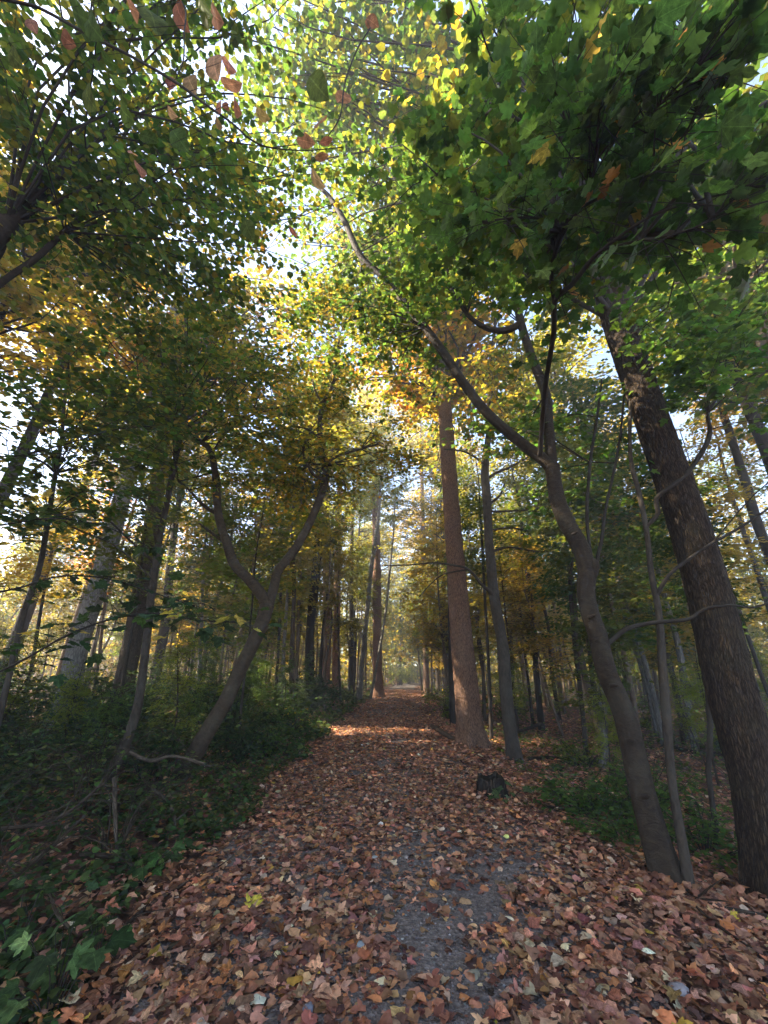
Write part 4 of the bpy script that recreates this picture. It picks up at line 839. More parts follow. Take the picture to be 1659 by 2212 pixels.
# ------------------------------------------------------------------ shrubs and undergrowth
def shrub_arche(h, rad, n, per, size, tpl):
    lv, wd = Leaves(), Wood()
    for i in range(n):
        a = rng.uniform(0, 6.28); r = rad * rng.random() ** .6; top = np.array([r * math.cos(a), r * math.sin(a), h * rng.uniform(.45, 1.0) * (1 - .35 * r / rad)])
        P = limb(wd, [top[0] * .12, top[1] * .12, -.08], top, .010, .004, 4, .1, 6)
        k = rng.integers(2, 6, 5); dirs = rng.normal(0, 1, (5, 3)) * [1, 1, .3] + [0, 0, .1]
        sprays(lv, wd, P[k], dirs, rng.uniform(.15, .4, 5) * (rad ** .5), per, size, [tpl], None, r=.003, sides=3)
    flush(lv, [tpl], [(1, 1, 1), (1.3, 1.2, 1), (.7, .85, .9), (.5, .7, .8)], None, .4, .25, False)
    return wd.build('stems', M_TWIG), lv.build('foliage', M_LEAF)
SH = [shrub_arche(1.3, 1.0, 22, 9, .075, T_LOW), shrub_arche(1.0, 1.2, 24, 9, .07, T_LOW), shrub_arche(1.7, 1.0, 22, 10, .08, T_LOW), shrub_arche(.8, 1.0, 22, 9, .065, T_LOW)]
def shrub(i, x, y, s, tint, label, group, name='shrub', zs=1.0):
    e = empty(name, (x, y, float(ground(x, y))), label=label, cat='bush', group=group); e.rotation_euler[2] = rng.uniform(0, 6.28); e.scale = (s, s, s * zs)
    link('stems', SH[i][0], e); f = link('foliage', SH[i][1], e, color=tint); f['kind'] = 'stuff'; return e
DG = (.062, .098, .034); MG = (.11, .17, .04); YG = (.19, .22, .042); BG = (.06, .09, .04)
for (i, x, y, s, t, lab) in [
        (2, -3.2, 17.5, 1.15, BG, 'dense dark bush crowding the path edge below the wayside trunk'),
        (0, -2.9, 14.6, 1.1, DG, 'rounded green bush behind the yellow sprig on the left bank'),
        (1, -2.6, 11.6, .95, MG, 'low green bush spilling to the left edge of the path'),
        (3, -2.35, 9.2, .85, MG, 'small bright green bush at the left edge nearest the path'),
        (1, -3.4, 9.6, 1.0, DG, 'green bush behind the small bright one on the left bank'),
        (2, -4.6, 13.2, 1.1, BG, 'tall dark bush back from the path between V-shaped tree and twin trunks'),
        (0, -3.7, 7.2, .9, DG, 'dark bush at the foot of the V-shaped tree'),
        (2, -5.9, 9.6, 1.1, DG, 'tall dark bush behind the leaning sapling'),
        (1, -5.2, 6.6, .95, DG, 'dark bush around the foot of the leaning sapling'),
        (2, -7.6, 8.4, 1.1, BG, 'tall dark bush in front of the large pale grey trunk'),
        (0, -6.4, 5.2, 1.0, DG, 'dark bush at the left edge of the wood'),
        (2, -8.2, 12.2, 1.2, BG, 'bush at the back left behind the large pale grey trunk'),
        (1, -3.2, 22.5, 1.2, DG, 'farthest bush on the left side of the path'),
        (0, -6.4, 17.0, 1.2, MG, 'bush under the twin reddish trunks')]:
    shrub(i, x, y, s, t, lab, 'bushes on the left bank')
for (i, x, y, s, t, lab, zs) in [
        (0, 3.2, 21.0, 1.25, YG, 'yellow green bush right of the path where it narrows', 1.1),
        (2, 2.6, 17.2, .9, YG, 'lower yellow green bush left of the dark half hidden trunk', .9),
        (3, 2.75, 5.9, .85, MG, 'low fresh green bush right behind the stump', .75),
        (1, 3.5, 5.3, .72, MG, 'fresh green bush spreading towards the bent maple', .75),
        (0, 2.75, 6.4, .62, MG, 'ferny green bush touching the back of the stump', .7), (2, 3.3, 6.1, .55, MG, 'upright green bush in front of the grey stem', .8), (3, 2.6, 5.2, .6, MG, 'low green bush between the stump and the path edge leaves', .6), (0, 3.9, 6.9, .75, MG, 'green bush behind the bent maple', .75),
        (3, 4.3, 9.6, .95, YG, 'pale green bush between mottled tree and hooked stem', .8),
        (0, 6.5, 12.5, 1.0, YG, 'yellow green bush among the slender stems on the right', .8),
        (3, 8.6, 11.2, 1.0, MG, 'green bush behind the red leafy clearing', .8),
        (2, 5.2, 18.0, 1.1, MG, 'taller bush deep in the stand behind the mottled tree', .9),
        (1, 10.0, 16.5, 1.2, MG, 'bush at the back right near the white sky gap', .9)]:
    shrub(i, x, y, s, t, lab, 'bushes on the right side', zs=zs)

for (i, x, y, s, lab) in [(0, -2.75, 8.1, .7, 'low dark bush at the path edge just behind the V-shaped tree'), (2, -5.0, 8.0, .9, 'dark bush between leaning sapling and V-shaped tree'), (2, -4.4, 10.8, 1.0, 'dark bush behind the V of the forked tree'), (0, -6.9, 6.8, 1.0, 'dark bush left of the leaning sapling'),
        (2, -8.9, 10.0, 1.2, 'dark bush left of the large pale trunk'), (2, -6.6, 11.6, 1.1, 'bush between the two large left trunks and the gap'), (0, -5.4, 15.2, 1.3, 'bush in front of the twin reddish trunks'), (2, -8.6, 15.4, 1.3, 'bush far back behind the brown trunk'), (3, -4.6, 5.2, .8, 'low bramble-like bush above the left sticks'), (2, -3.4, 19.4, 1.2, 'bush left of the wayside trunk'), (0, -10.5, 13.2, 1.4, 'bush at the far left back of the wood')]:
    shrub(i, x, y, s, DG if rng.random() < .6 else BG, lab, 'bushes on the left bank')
# young trees and bare bramble stems of the left bank
for (x, y) in scatter(30, -9.5, -2.7, 6.2, 19, .8, lambda x, y: abs(x) < y * 1.0 + .5):
    side = 'just behind the V-shaped tree' if y > 7 and x > -4 else 'near the leaning sapling' if y < 9 else 'back in the undergrowth'
    plant_tree(SMALL, rng.integers(6), x, y, rng.uniform(.2, .34), tuple(np.array([DG, MG, BG, YG][rng.integers(4)]) * 1.2), (.8, .75, .7), 'sapling', f'knee to shoulder high green sapling on the left bank, {side}', f'green saplings {side}', lean=(rng.normal(0, .12), rng.normal(0, .12)))
for (x, y) in scatter(16, 3.0, 13, 7.5, 20, .8):
    plant_tree(SMALL, rng.integers(6), x, y, rng.uniform(.25, .42), tuple(np.array([MG, YG, YG][rng.integers(3)]) * 1.2), (.8, .75, .7), 'sapling', 'low yellow green sapling among the slender stems on the right', 'low saplings on the right', lean=(rng.normal(0, .1), rng.normal(0, .1)))
def bramble_mesh():
    w = Wood()
    for _ in range(16):
        a = rng.uniform(0, 6.28); h = rng.uniform(.3, 1.0); r = rng.uniform(.3, .9); d = np.array([math.cos(a), math.sin(a), 0])
        Q = catmull(np.array([d * .05, d * r * .3 + [0, 0, h * .7], d * r * .75 + [0, 0, h], d * r * 1.2 + [0, 0, h * rng.uniform(.4, 1.0)]]) + rng.normal(0, .04, (4, 3)), 10)
        w.tube(Q, np.linspace(.006, .0025, 10), 4, seg=10)
        for _ in range(4):
            k = rng.integers(2, 9); e_ = Q[k] + unit(rng.normal(0, 1, 3) + d) * rng.uniform(.1, .35); w.tube([Q[k], (Q[k] + e_) / 2 + rng.normal(0, .02, 3), e_], [.003, .0025, .0012], 3, seg=4)
    return w.build('bramble', M_DEAD)
BR = [bramble_mesh() for _ in range(3)]
for i, (x, y, lab) in enumerate([(-3.3, 5.2, 'tangle of bare grey stems right of the upright dead stick'), (-4.3, 4.6, 'tangle of bare stems above the slanting grey stick'), (-5.0, 5.6, 'tangle of bare stems at the far left edge'), (-3.0, 6.4, 'tangle of bare stems at the foot of the V-shaped tree'),
        (-2.5, 4.5, 'small tangle of bare stems near the seedling at the path edge'), (-3.9, 6.2, 'tangle of bare stems around the curved brown log'), (-3.5, 4.0, 'tangle of bare stems above the bottom left seedlings'), (-5.8, 7.2, 'tangle of bare stems left of the leaning sapling'), (-2.8, 3.4, 'tangle of bare stems close above the corner plant'), (3.6, 6.4, 'bare twiggy stems behind the bush right of the stump')]):
    o = link('bramble', BR[i % 3], loc=(x, y, float(ground(x, y))), rot=(0, 0, i * 1.3), scale=(1, 1, rng.uniform(.6, 1)), color=(.42, .37, .31)); tag(o, lab, 'bramble', 'tangles of bare stems')
for (i, x, y, s, lab) in [(2, 4.2, 70, 2.4, 'bush at the very end of the path'), (0, 5.6, 79, 3.0, 'bush behind the end of the path'), (2, 2.2, 62, 2.2, 'bush left of the end of the path'), (0, 8.2, 72, 2.6, 'bush right of the end of the path'), (1, 3.6, 86, 3.2, 'bush far behind the end of the path'), (2, .8, 74, 2.5, 'bush at the outer left of the path end'), (0, 3.4, 77, 2.8, 'bush straight behind the end of the path'), (2, 7.2, 82, 3.0, 'bush in the bend behind the end of the path'), (0, 10.4, 76, 2.8, 'bush at the outer right of the path end'), (2, 9.4, 86, 3.2, 'tall bush closing the bend of the path')]:
    shrub(i, x, y, s, YG, lab, 'bushes closing the path')
# ground cover
gc, gs = Leaves(), Wood()
def cover(n, f, size, hmax, cols, per=7, tpl=T_LOW, edge=False):
    P, D, S = [], [], []
    for _ in range(n):
        x, y = f(); z = float(ground(x, y)); h = hmax * rng.uniform(.12, 1.0) ** 1.3 * (.25 + .75 * float(sstep(1.7, 3.6, abs(x - float(xc(y)))))); l = rng.normal(0, .25, 2) * h
        a = rng.uniform(0, 6.28, per); t = rng.uniform(.35, 1, per); S.append(size * rng.uniform(.6, 1.25, per))
        d = np.column_stack([np.cos(a), np.sin(a), rng.normal(-.1, .2, per)]); D.append(d)
        P.append(np.column_stack([x + l[0] * t, y + l[1] * t, z + h * t]) + d * (.06 + .12 * rng.random((per, 1))) * min(1, h * 2))
    P = np.vstack(P); n = len(P); gc.add(tpl, P, rnd_normals(n, .42), np.vstack(D), np.concatenate(S), palette(cols, n, .28))
def lf(y0, y1, w):
    def f():
        y = y0 + (y1 - y0) * rng.random() ** 1.3; d = 1.75 + .35 * math.sin(y * 1.9) * .5 + w * rng.random() ** 1.25; return float(xc(y)) - d, y
    return f
def rf(y0, y1, a, w):
    def f():
        y = rng.uniform(y0, y1); return float(xc(y)) + a + w * rng.random(), y
    return f
GC = [(.058, .095, .034), (.078, .122, .038), (.10, .135, .042), (.046, .074, .03), (.12, .12, .04)]
cover(2600, lf(5.0, 14, 7.5), .06, .9, GC, 9)
cover(2000, lf(9, 30, 11), .12, .95, GC)
cover(1000, lf(2.6, 5.8, 4.5), .055, .42, GC[:2] + [(.05, .075, .03)], 7)
cover(1100, rf(4.6, 14, 2.3, 7), .065, .32, GC + [(.11, .13, .03)], 6)
cover(700, rf(12, 34, 2.0, 18), .11, .55, GC + [(.12, .14, .03)], 7)
cover(1500, lf(24, 60, 26), .2, 1.3, GC + [(.12, .14, .03)], 8, T_FAR)
cover(1900, rf(22, 60, 2.4, 34), .2, 1.3, GC + [(.12, .14, .03), (.2, .18, .03)], 8, T_FAR)
tag(link('undergrowth', gc.build('undergrowth', M_LEAF)), 'low green undergrowth on both banks of the path', kind='stuff')

# ------------------------------------------------------------------ stump, logs, sticks
sp = gpt(1064, 1722); w = Wood()
def stump_disp(th, s, r): return r * (.10 * np.cos(5 * th + .4) * np.exp(-s / .25) + .05 * np.sin(11 * th + 2 * np.sin(s * 6)) + .18 * np.exp(-s / .12))
H = .24
w.tube([sp + [0, 0, -.1], sp + [0, 0, .1], sp + [.005, 0, .18], sp + [.01, 0, H]], [.22, .20, .19, .185], 40, seg=14, disp=stump_disp, cap=False)
last = w.V[-1].reshape(14, 40, 3); tt = np.linspace(0, 2 * math.pi, 40, endpoint=False); last[-1, :, 2] += .03 * np.sin(3 * tt) + rng.normal(0, .012, 40); last[-2, :, 2] += .02 * np.sin(3 * tt)
e = empty('tree_stump', sp, label='dark cut stump with a flat top beside the green bush', cat='stump')
link('bark', w.build('bark', bark_mat('bark_stump', (.015, .011, .008), (.07, .05, .035), 10, 2, 1.0, (.03, .045, .02), .5), sp), e)
th = np.linspace(0, 2 * math.pi, 40, endpoint=False); rings = []
for q, rr in enumerate([0, .35, .7, .93]):
    r = .185 * rr * (1 + .05 * np.sin(11 * th)); rings.append(np.column_stack([.01 + r * np.cos(th), r * np.sin(th), H - .02 - .03 * (1 - rr) + .02 * np.sin(3 * th) + rng.normal(0, .01, 40)]))
V = np.vstack(rings); i = np.arange(3)[:, None] * 40; j = np.arange(40)[None]; F = np.stack([i + j, i + (j + 1) % 40, i + 40 + (j + 1) % 40, i + 40 + j], -1).reshape(-1, 4)
link('cut_top', mesh_from('cut_top', V, [F], M_DEAD, bk=V), e).color = (.18, .17, .12, 1)
# the leaves of a small plant beside the stump
def stick(name, pts, label, cat='branch', mat=M_DEAD, color=(1, 1, 1), lift=.02, group=None, twigs=0, sides=7):
    """a stick lying on the ground along photo positions (u, v, width, height above the ground)"""
    P, R = [], []
    for q in pts:
        u, v, wpx = q[:3]; hh = q[3] if len(q) > 3 else 0
        p = gpt(u, v); 
        if hh: d = ray(u, v); p = CAM + d * ((p - CAM) @ FW * (1 - hh / 1.6))
        dep = (p - CAM) @ FW; r = .5 * wpx / FPX * dep; R.append(r); P.append(p + [0, 0, r * .7 + lift])
    P = np.array(P); R = np.array(R); b = P[0].copy(); w = Wood(); w.tube(P, R, sides, step=.05, disp=smoothbark(0))
    o = link(name, w.build(name, mat, b), loc=b, color=color); tag(o, label, cat, group)
    Q = catmull(P, 20)
    for _ in range(twigs):
        k = rng.integers(4, 19); d = unit(rng.normal(0, 1, 3) * [1, 1, .5] + unit(P[-1] - P[0]) * .7 + [0, 0, .45]); L = rng.uniform(.15, .5); t = Wood()
        t.tube([Q[k], Q[k] + d * L * .5 + rng.normal(0, .03, 3), Q[k] + d * L], [R.mean() * .45, R.mean() * .35, .0015], 5, seg=6)
        link('twig', t.build('twig', mat, b), o, color=color)
    return o
SG = 'dead sticks on the left bank'
stick('fallen_log', [(215, 1775, 26), (255, 1752, 30), (290, 1735, 30), (320, 1718, 26), (352, 1712, 16)], 'thick brown curved log lying at the foot of the leaning sapling', 'log', color=(.42, .33, .27))
stick('fallen_branch', [(245, 2040, 8), (290, 1992, 9), (330, 1962, 9), (380, 1930, 8), (440, 1893, 5)], 'long dark stick lying along the left edge of the path', group=SG, color=(.42, .33, .28), twigs=3)
stick('fallen_branch', [(170, 1855, 8, .05), (215, 1858, 10, .05), (250, 1862, 8), (280, 1858, 5)], 'short thick dead branch across the brambles left of the seedling', group=SG, color=(.5, .42, .36), twigs=2)
stick('fallen_branch', [(244, 1690, 8, .45), (246, 1750, 9, .25), (248, 1810, 7, .1), (250, 1848, 5)], 'pale upright dead stick in front of the leaning sapling', group=SG, color=(.8, .75, .7))
stick('fallen_branch', [(330, 1716, 9, .2), (355, 1735, 8, .2), (372, 1762, 7, .12), (378, 1800, 5)], 'pale bent twig hanging down beside the V-shaped tree base', group=SG, color=(.75, .68, .6), twigs=2)
stick('fallen_branch', [(0, 1935, 9, .1), (60, 1880, 9, .1), (130, 1820, 8, .15), (180, 1770, 6, .25)], 'slanting grey stick in the dark brambles at the left edge', group=SG, color=(.5, .45, .38), twigs=4)
stick('fallen_branch', [(0, 2070, 9), (60, 2032, 8), (130, 1990, 7), (200, 1955, 4)], 'lowest stick on the left bank above the big-leaved plant', group=SG, color=(.5, .42, .35), twigs=2)
stick('fallen_branch', [(0, 1800, 8, .3), (80, 1790, 8, .3), (150, 1760, 7, .35), (220, 1700, 5, .5)], 'long thin dead branch arching over the left undergrowth', group=SG, color=(.45, .4, .36), twigs=5)
stick('fallen_branch', [(260, 1620, 7, .5), (320, 1650, 7, .5), (370, 1640, 6, .6), (440, 1655, 4, .6)], 'grey dead twig between leaning sapling and V-shaped tree', group=SG, color=(.7, .66, .6), twigs=4)
stick('fallen_branch', [(105, 1940, 6, .1), (120, 1985, 7, .1), (150, 2020, 6, .05), (165, 2035, 4)], 'short forked twig beside the lowest stick on the left', group=SG, color=(.55, .47, .38), twigs=2)
RG = 'dead branches on the right bank'
stick('fallen_branch', [(1398, 1872, 8), (1430, 1900, 11), (1455, 1925, 12), (1490, 1948, 11), (1560, 1972, 9), (1659, 1990, 8)], 'long dead branch at the feet of the bent maple and young maple', group=RG, color=(.42, .35, .3), twigs=3)
stick('fallen_branch', [(1490, 1955, 6), (1530, 1990, 6), (1580, 2030, 6), (1659, 2080, 5)], 'thin stick running down right below the long dead branch', group=RG, color=(.5, .4, .33))
stick('fallen_branch', [(1340, 1850, 5), (1365, 1875, 5), (1390, 1905, 4)], 'short twig in the leaves left of the bent maple base', group=RG, color=(.6, .5, .42))
stick('fallen_log', [(1140, 1645, 7), (1185, 1643, 8), (1240, 1646, 7), (1290, 1650, 5)], 'thin log lying behind the green bush right of the stump', 'log', color=(.28, .23, .19), group=RG)
stick('fallen_log', [(1455, 1620, 8), (1510, 1632, 9), (1560, 1636, 9), (1600, 1640, 6)], 'dark log bounding the red leafy clearing on the right', 'log', color=(.26, .21, .18), group=RG)
stick('fallen_log', [(934, 1574, 9), (955, 1588, 10), (985, 1606, 10)], 'grey log lying left of the tall reddish trunk', 'log', color=(.6, .5, .42), group=RG)
stick('fallen_branch', [(1100, 1590, 6), (1150, 1575, 6, .2), (1172, 1562, 4, .35)], 'dark snapped branch propped up behind the mottled tree', group=RG, color=(.3, .25, .2), twigs=2)
stick('fallen_branch', [(1270, 1658, 5), (1310, 1652, 5), (1345, 1655, 4)], 'small pale stick between hooked stem and grey stem', group=RG, color=(.65, .55, .45))

# ------------------------------------------------------------------ seedlings with leaves one can pick out
def seedling(name, u, v, n, spread, hgt, size, label, cols, group=None, tpl=BIGL):
    b = gpt(u, v); e = empty(name, b, label=label, cat='plant', group=group); w = Wood()
    for i in range(n):
        a = rng.uniform(0, 6.28); r = spread * rng.random() ** .5; t = np.array([r * math.cos(a), r * math.sin(a), hgt * rng.uniform(.35, 1)])
        w.tube([[t[0] * .1, t[1] * .1, -.05], t * [.5, .5, .6], t], [.004, .003, .0015], 4, seg=6)
        d = unit(np.array([math.cos(a), math.sin(a), -.15]) + rng.normal(0, .45, 3) * [1, 1, .3]); o = link('leaf', tpl[i % len(tpl)], e, color=palette(cols, 1, .2)[0])
        o.matrix_local = basis(t, unit(np.array([0, -.35, 1]) + rng.normal(0, .28, 3)), d, size * rng.uniform(.65, 1.2))
    link('stalks', w.build('stalks', M_TWIG), e); return e
SDL = [(.06, .10, .038), (.08, .125, .045), (.052, .088, .032)]
seedling('maple_seedling', 110, 2180, 22, .30, .30, .12, 'big-leaved green seedling in the bottom left corner', SDL, 'maple seedlings on the left bank')
seedling('maple_seedling', 205, 2090, 9, .16, .22, .115, 'seedling with a few wide leaves above the corner plant', SDL, 'maple seedlings on the left bank')
seedling('maple_seedling', 305, 1900, 16, .26, .26, .10, 'seedling at the left path edge beside the long dark stick', [(.045, .09, .03), (.06, .11, .035)], 'maple seedlings on the left bank')
seedling('maple_seedling', 30, 2060, 10, .3, .3, .09, 'seedling half hidden by sticks at the left edge', SDL, 'maple seedlings on the left bank')
seedling('ground_plant', 1098, 1735, 16, .26, .2, .12, 'pale leaves in front of the right foot of the stump', [(.08, .12, .05), (.10, .15, .07)])
OVM = [template_mesh('leaf', t, M_LEAF_OVAL, .03) for t in (T_OVAL, T_OVAL2, T_NARROW)]
seedling('yellow_sprig', 640, 1590, 30, .45, .7, .10, 'yellow-leaved sprig on the left bank before the rounded bush', [(.36, .27, .04), (.25, .22, .04)], tpl=OVM)

# maple boughs reaching in from the left at eye height
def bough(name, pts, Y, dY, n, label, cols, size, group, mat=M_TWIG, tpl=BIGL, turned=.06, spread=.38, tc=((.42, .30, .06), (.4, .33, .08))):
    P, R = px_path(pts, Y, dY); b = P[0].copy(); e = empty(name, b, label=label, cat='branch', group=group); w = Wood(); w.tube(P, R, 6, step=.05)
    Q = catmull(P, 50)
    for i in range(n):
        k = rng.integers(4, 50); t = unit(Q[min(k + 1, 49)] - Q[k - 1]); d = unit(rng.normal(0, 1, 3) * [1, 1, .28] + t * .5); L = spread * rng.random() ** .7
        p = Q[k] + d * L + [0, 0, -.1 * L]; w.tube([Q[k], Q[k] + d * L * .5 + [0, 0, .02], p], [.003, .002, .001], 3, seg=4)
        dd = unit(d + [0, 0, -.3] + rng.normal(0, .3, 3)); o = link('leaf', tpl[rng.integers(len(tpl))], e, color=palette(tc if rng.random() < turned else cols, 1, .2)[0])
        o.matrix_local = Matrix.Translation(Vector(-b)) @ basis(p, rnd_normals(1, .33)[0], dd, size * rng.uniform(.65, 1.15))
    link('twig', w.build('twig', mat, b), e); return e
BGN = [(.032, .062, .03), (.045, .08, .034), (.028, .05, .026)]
BGp = 'leafy boughs reaching in from the left'
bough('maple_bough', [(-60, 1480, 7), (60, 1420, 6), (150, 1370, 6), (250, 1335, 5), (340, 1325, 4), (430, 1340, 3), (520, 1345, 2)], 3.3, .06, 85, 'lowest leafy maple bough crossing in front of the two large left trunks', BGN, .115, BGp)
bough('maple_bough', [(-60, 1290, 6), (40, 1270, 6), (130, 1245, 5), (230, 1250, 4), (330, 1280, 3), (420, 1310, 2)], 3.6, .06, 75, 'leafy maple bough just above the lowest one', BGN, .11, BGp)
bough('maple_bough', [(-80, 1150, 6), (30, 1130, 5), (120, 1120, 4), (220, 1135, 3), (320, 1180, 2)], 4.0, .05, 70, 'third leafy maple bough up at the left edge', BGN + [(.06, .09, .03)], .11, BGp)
bough('maple_bough', [(-80, 980, 6), (30, 985, 5), (140, 960, 4), (240, 930, 3), (330, 920, 2)], 4.2, .05, 60, 'topmost leafy maple bough at the left edge', GREEN + OLIVE[:1], .11, BGp)
# the cherry spray hanging close overhead, with pink and green leaves
PK = [(.36, .17, .115), (.30, .12, .09), (.38, .23, .13)]
def spray_over(pts, Y, dY, spots_, label):
    P, R = px_path(pts, Y, dY); b = P[0].copy(); e = empty('overhanging_spray', b, label=label, cat='branch', group='leafy sprays close overhead'); w = Wood(); w.tube(P, R, 7, step=.03)
    Q = catmull(P, 60)
    for (u, v, du, dv, kind) in spots_:
        k = np.argmin([np.linalg.norm(q - at(u, v, q[1])) for q in Q]); yy = Q[k][1] + rng.normal(0, .05); p = at(u, v, yy); tip = at(u + du, v + dv, yy + rng.normal(.0, .02)); d = tip - p; s = np.linalg.norm(d)
        w.tube([Q[k], (Q[k] + p) / 2 + [0, 0, .01], p], [.0022, .0016, .001], 4, seg=5)
        c = palette(PK if kind == 'p' else [(.09, .12, .03), (.06, .10, .025)], 1, .15)[0]
        n_ = unit(-ray(u, v) * .6 + np.array([0, 0, -.5]) + rng.normal(0, .35, 3)); o = link('leaf', OVM[rng.integers(3)], e, color=c); o.matrix_local = Matrix.Translation(Vector(-b)) @ basis(p, n_, d, s * .78)
    link('twig', w.build('twig', M_TWIG, b), e); return e
spray_over([(-40, -10, 8), (60, 10, 8), (100, 25, 7), (200, 80, 7), (280, 120, 6), (375, 175, 6), (450, 230, 5), (500, 265, 4), (540, 300, 4), (580, 318, 3), (660, 325, 2), (740, 318, 2)], 1.15, .03,
    [(462, 120, 4, 60, 'p'), (478, 178, 55, 10, 'p'), (492, 130, 6, 32, 'p'), (475, 218, -4, 28, 'p'), (482, 222, 14, 18, 'p'), (505, 222, 8, 28, 'p'), (552, 240, 32, 24, 'p'), (466, 250, 10, 32, 'p'),
     (405, 165, 18, 40, 'p'), (375, 168, -12, 28, 'p'), (362, 235, 20, 22, 'p'), (282, 325, 14, 18, 'p'), (295, 350, 20, 38, 'p'), (640, 300, 50, 12, 'p'), (685, 275, 16, -38, 'p'), (690, 310, 40, -14, 'p'), (680, 342, 40, -8, 'p'), (672, 368, 30, 48, 'p'), (625, 490, 20, 28, 'p'),
     (372, 280, 32, 46, 'g'), (300, 290, 48, 14, 'g'), (528, 475, 16, 46, 'g'), (260, 230, 28, 40, 'g'), (185, 190, 18, 55, 'g'), (635, 290, 30, -8, 'g'), (578, 395, 45, -4, 'g'), (510, 315, 20, 14, 'g'), (270, 430, 20, 34, 'g'), (230, 285, 20, 26, 'g')], 'nearest thin twig with hanging pink and green oval leaves, upper left')
spray_over([(330, -60, 4), (370, -20, 4), (400, 20, 4), (398, 70, 3), (396, 130, 3), (380, 170, 2)], 1.1, .03,
    [(275, 0, 12, 40, 'p'), (132, 75, 34, 28, 'p'), (62, 40, 14, 28, 'p'), (380, 5, 24, 70, 'p'), (455, 25, 28, 30, 'p'), (320, 20, 28, 56, 'g'), (428, 0, 26, 44, 'g'), (190, 40, 24, 46, 'g'), (150, 0, 24, 70, 'g'), (220, 120, 40, 32, 'g'), (235, 160, 42, 30, 'g'), (20, 110, 30, 40, 'g')], 'second thin twig with pink and green oval leaves at the top left')
spray_over([(800, 60, 3), (770, 110, 3), (745, 180, 3), (735, 250, 3), (705, 300, 2)], 1.3, .03,
    [(668, 165, 46, 56, 'g'), (728, 222, 38, -38, 'p'), (790, 40, 30, 14, 'p')], 'small twig with one green and one orange leaf against the blue sky gap')

# grit on the bare gravel
n = 2600; x = rng.normal(.12, .6, n); y = rng.uniform(1.8, 8, n); k = rng.random(n) < bare(x, y) + .12; x, y = x[k], y[k]; n = len(x); r = rng.uniform(.004, .013, n)
oct_ = np.array([(1, 0, 0), (0, .8, 0), (-.9, 0, 0), (0, -1, 0), (0, 0, .6), (.1, 0, -.6)], float); of = np.array([(0, 1, 4), (1, 2, 4), (2, 3, 4), (3, 0, 4), (1, 0, 5), (2, 1, 5), (3, 2, 5), (0, 3, 5)])
th = rng.uniform(0, 6.28, n); V = oct_[None] * r[:, None, None] * rng.uniform(.7, 1.3, (n, 6, 1)); V = np.stack([V[..., 0] * np.cos(th)[:, None] - V[..., 1] * np.sin(th)[:, None], V[..., 0] * np.sin(th)[:, None] + V[..., 1] * np.cos(th)[:, None], V[..., 2]], -1) + np.stack([x, y, surf(x, y) + r * .2], -1)[:, None]
gm_, gt_, go_ = nodes('grit'); ga = gt_.nodes.new('ShaderNodeAttribute'); ga.attribute_name = 'col'; gb = gt_.nodes.new('ShaderNodeBsdfPrincipled'); gb.inputs['Roughness'].default_value = .8; gt_.links.new(ga.outputs['Color'], gb.inputs['Base Color']); gt_.links.new(gb.outputs[0], go_.inputs[0])
tag(link('grit', mesh_from('grit', V.reshape(-1, 3), [(of[None] + np.arange(n)[:, None, None] * 6).reshape(-1, 3)], gm_, colf=np.repeat(palette([(.14, .13, .13), (.2, .19, .18), (.09, .085, .085), (.3, .28, .27)], n, .2), 8, 0))), 'small grey stones of the gravel path', kind='stuff')

# ------------------------------------------------------------------ stones on the path
def stone(u, v, size, colr, label, sq=(1, .75, .35)):
    p = gpt(u, v); n, m = 7, 10; th = np.linspace(0, 2 * math.pi, m, endpoint=False); ph = np.linspace(-1.3, 1.3, n); V = []
    for a in ph:
        r = 1 + .16 * np.sin(3 * th + size * 90) + .10 * np.sin(5 * th + a * 3 + u)
        V.append(np.column_stack([np.cos(a) * np.cos(th) * r * sq[0], np.cos(a) * np.sin(th) * r * sq[1], np.full(m, math.sin(a) * sq[2])]))
    V = np.vstack(V) * size; i = np.arange(n - 1)[:, None] * m; j = np.arange(m)[None]; F = np.stack([i + j, i + (j + 1) % m, i + m + (j + 1) % m, i + m + j], -1).reshape(-1, 4)
    capf = [np.arange(m)[None, ::-1], np.arange(m)[None] + (n - 1) * m]
    o = link('stone', mesh_from('stone', V, [F] + capf, M_STONE, bk=V), loc=(p[0], p[1], float(surf(p[0], p[1])) + size * sq[2] * .45), rot=(rng.normal(0, .1), rng.normal(0, .1), rng.uniform(0, 6)), color=colr)
    tag(o, label, 'stone', 'pale stones on the path')
M_STONE = bark_mat('stone_grey', (.6, .6, .6), (.95, .95, .95), 12, 12, .4, (1, 1, 1), .2, .8, False)
for s in [(780, 2054, .045, (.42, .46, .45), 'pale greenish flat stone in the middle of the bare gravel', (1, .7, .3)), (812, 1863, .05, (.45, .47, .44), 'pale stone farther up the path centre', (1, .6, .3)), (1470, 2150, .055, (.34, .31, .31), 'grey stone among leaves at the lower right', (1, .85, .5)),
          (665, 2196, .03, (.22, .22, .25), 'bluish grey stone at the bottom edge of the path', (1, .9, .6)), (878, 1860, .03, (.45, .38, .34), 'small pinkish stone beside the farther pale stone', (1, .7, .4))]:
    stone(*s)
yl = link('fallen_leaf', LMESH[4], color=(.62, .5, .07)); p = gpt(540, 1972); yl.matrix_world = basis(p + [0, 0, .03], unit([0, -.6, 1]), [.25, .8, .3], .13); tag(yl, 'bright yellow leaf standing out on the left of the path', 'leaf', 'single leaves fallen on the path')


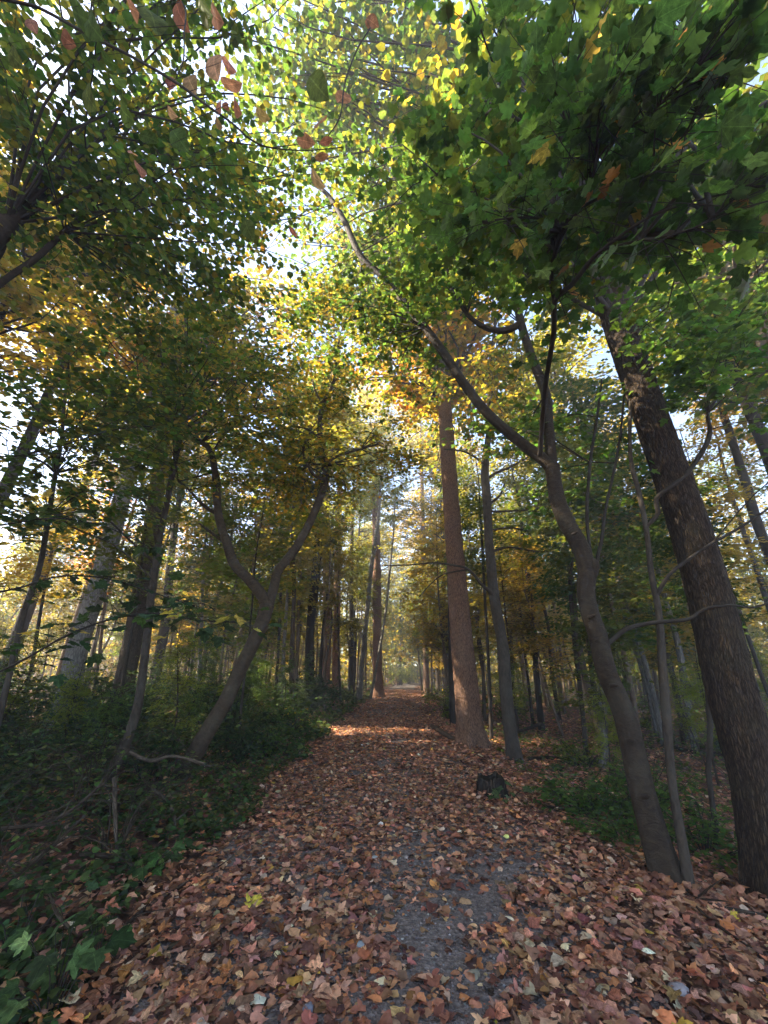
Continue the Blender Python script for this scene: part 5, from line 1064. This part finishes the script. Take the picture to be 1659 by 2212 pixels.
# ------------------------------------------------------------------ haze between the trees, thickened to stand in for lens veil
hm, ht, ho = nodes('haze'); pv = ht.nodes.new('ShaderNodeVolumePrincipled'); pv.inputs['Density'].default_value = HAZE; pv.inputs["Anisotropy"].default_value = .3; pv.inputs['Color'].default_value = (.93, .95, 1, 1)
ht.links.new(pv.outputs[0], ho.inputs['Volume'])
V = np.array([(x, y, z) for x in (-185, 185) for y in (-75, 235) for z in (-4, 34)], float)
Fh = [np.array([[0, 1, 3, 2], [4, 6, 7, 5], [0, 4, 5, 1], [2, 3, 7, 6], [0, 2, 6, 4], [1, 5, 7, 3]])]
tag(link('haze', mesh_from('haze', V, Fh, hm)), 'thin pale haze between the trees, thickened to imitate lens veil', kind='stuff')

# ------------------------------------------------------------------ labels of the wood's trees: between which landmarks, which one from the front
LAND = [(-9e9, 'the left edge'), (150, 'the pale trunk'), (280, 'the brown trunk'), (450, 'the V-shaped tree'), (712, 'the twin trunks'), (817, 'the wayside trunk'), (880, 'the path'), (1003, 'the tall reddish trunk'), (1095, 'the mottled tree'), (1340, 'the bent maple'), (1440, 'the young maple'), (1600, 'the thickest trunk'), (9e9, 'the right edge')]
ORD = ['nearest', 'second', 'third', 'fourth', 'fifth', 'sixth', 'seventh', 'eighth', 'ninth', 'tenth', 'eleventh', 'twelfth']
KINDS_ = {'woodland_tree': 'tall', 'understorey_tree': 'thin', 'pole_tree': 'straight bare', 'sapling': 'low'}
buckets = {}
for o in list(sc.objects):
    k = o.name.split('.')[0]
    if o.type == 'EMPTY' and k in KINDS_ and o.get('group') not in ('tall trees along the path', 'trees beyond the left edge', 'trees beyond the right edge'):
        r = np.array(o.location) + [0, 0, 1.5] - CAM; u = CU + FPX * r[0] / max(r @ FW, .1)
        i = max(j for j in range(len(LAND) - 1) if u >= LAND[j][0]); buckets.setdefault((k, i), []).append((float(r @ FW), o))
for (k, i), L_ in buckets.items():
    for n_, (d_, o) in enumerate(sorted(L_, key=lambda t: t[0])):
        w_ = o['label'].split(); tone = {'tall': w_[1], 'thin': w_[1], 'straight bare': ' '.join(w_[2:-1]), 'low': 'green'}[KINDS_[k]] if w_[0] in ('tall', 'thin', 'straight') else 'green'
        thing_ = {'woodland_tree': f'tall {tone} leaved tree', 'understorey_tree': f'thin {tone} leaved tree', 'pole_tree': f'straight {tone} slim trunk', 'sapling': 'low green sapling'}[k]
        nth = ORD[n_] if n_ < 12 else f'{n_ + 1}th'
        o['label'] = f'{thing_}, {nth} back between {LAND[i][1]} and {LAND[i + 1][1]}' if n_ else f'{thing_}, nearest one between {LAND[i][1]} and {LAND[i + 1][1]}'
        o['group'] = {'woodland_tree': 'tall trees of the wood', 'understorey_tree': 'thin leafy trees of the wood', 'pole_tree': 'straight slim trunks of the wood', 'sapling': 'saplings in the undergrowth'}[k]
edge_ = {}
for o in sc.objects:
    if o.get('group') in ('trees beyond the left edge', 'trees beyond the right edge'): edge_.setdefault(o['group'], []).append(o)
for g_, L_ in edge_.items():
    for n_, o in enumerate(sorted(L_, key=lambda o: math.hypot(o.location.x, o.location.y))):
        o['label'] = f'tall tree out of view {g_[6:]}, ' + (ORD[n_] if n_ < 12 else f'{n_ + 1}th') + ' one from the path'

dup = {}
for o in sc.objects:
    if o.get('group') == 'single leaves fallen on the path': dup.setdefault(o['label'], []).append(o)
for t_, L_ in dup.items():
    if len(L_) == 2 and len(t_.split()) <= 14:
        L_.sort(key=lambda o: o.matrix_world.translation.y); L_[0]['label'] = t_ + ', nearer one'; L_[1]['label'] = t_ + ', farther one'
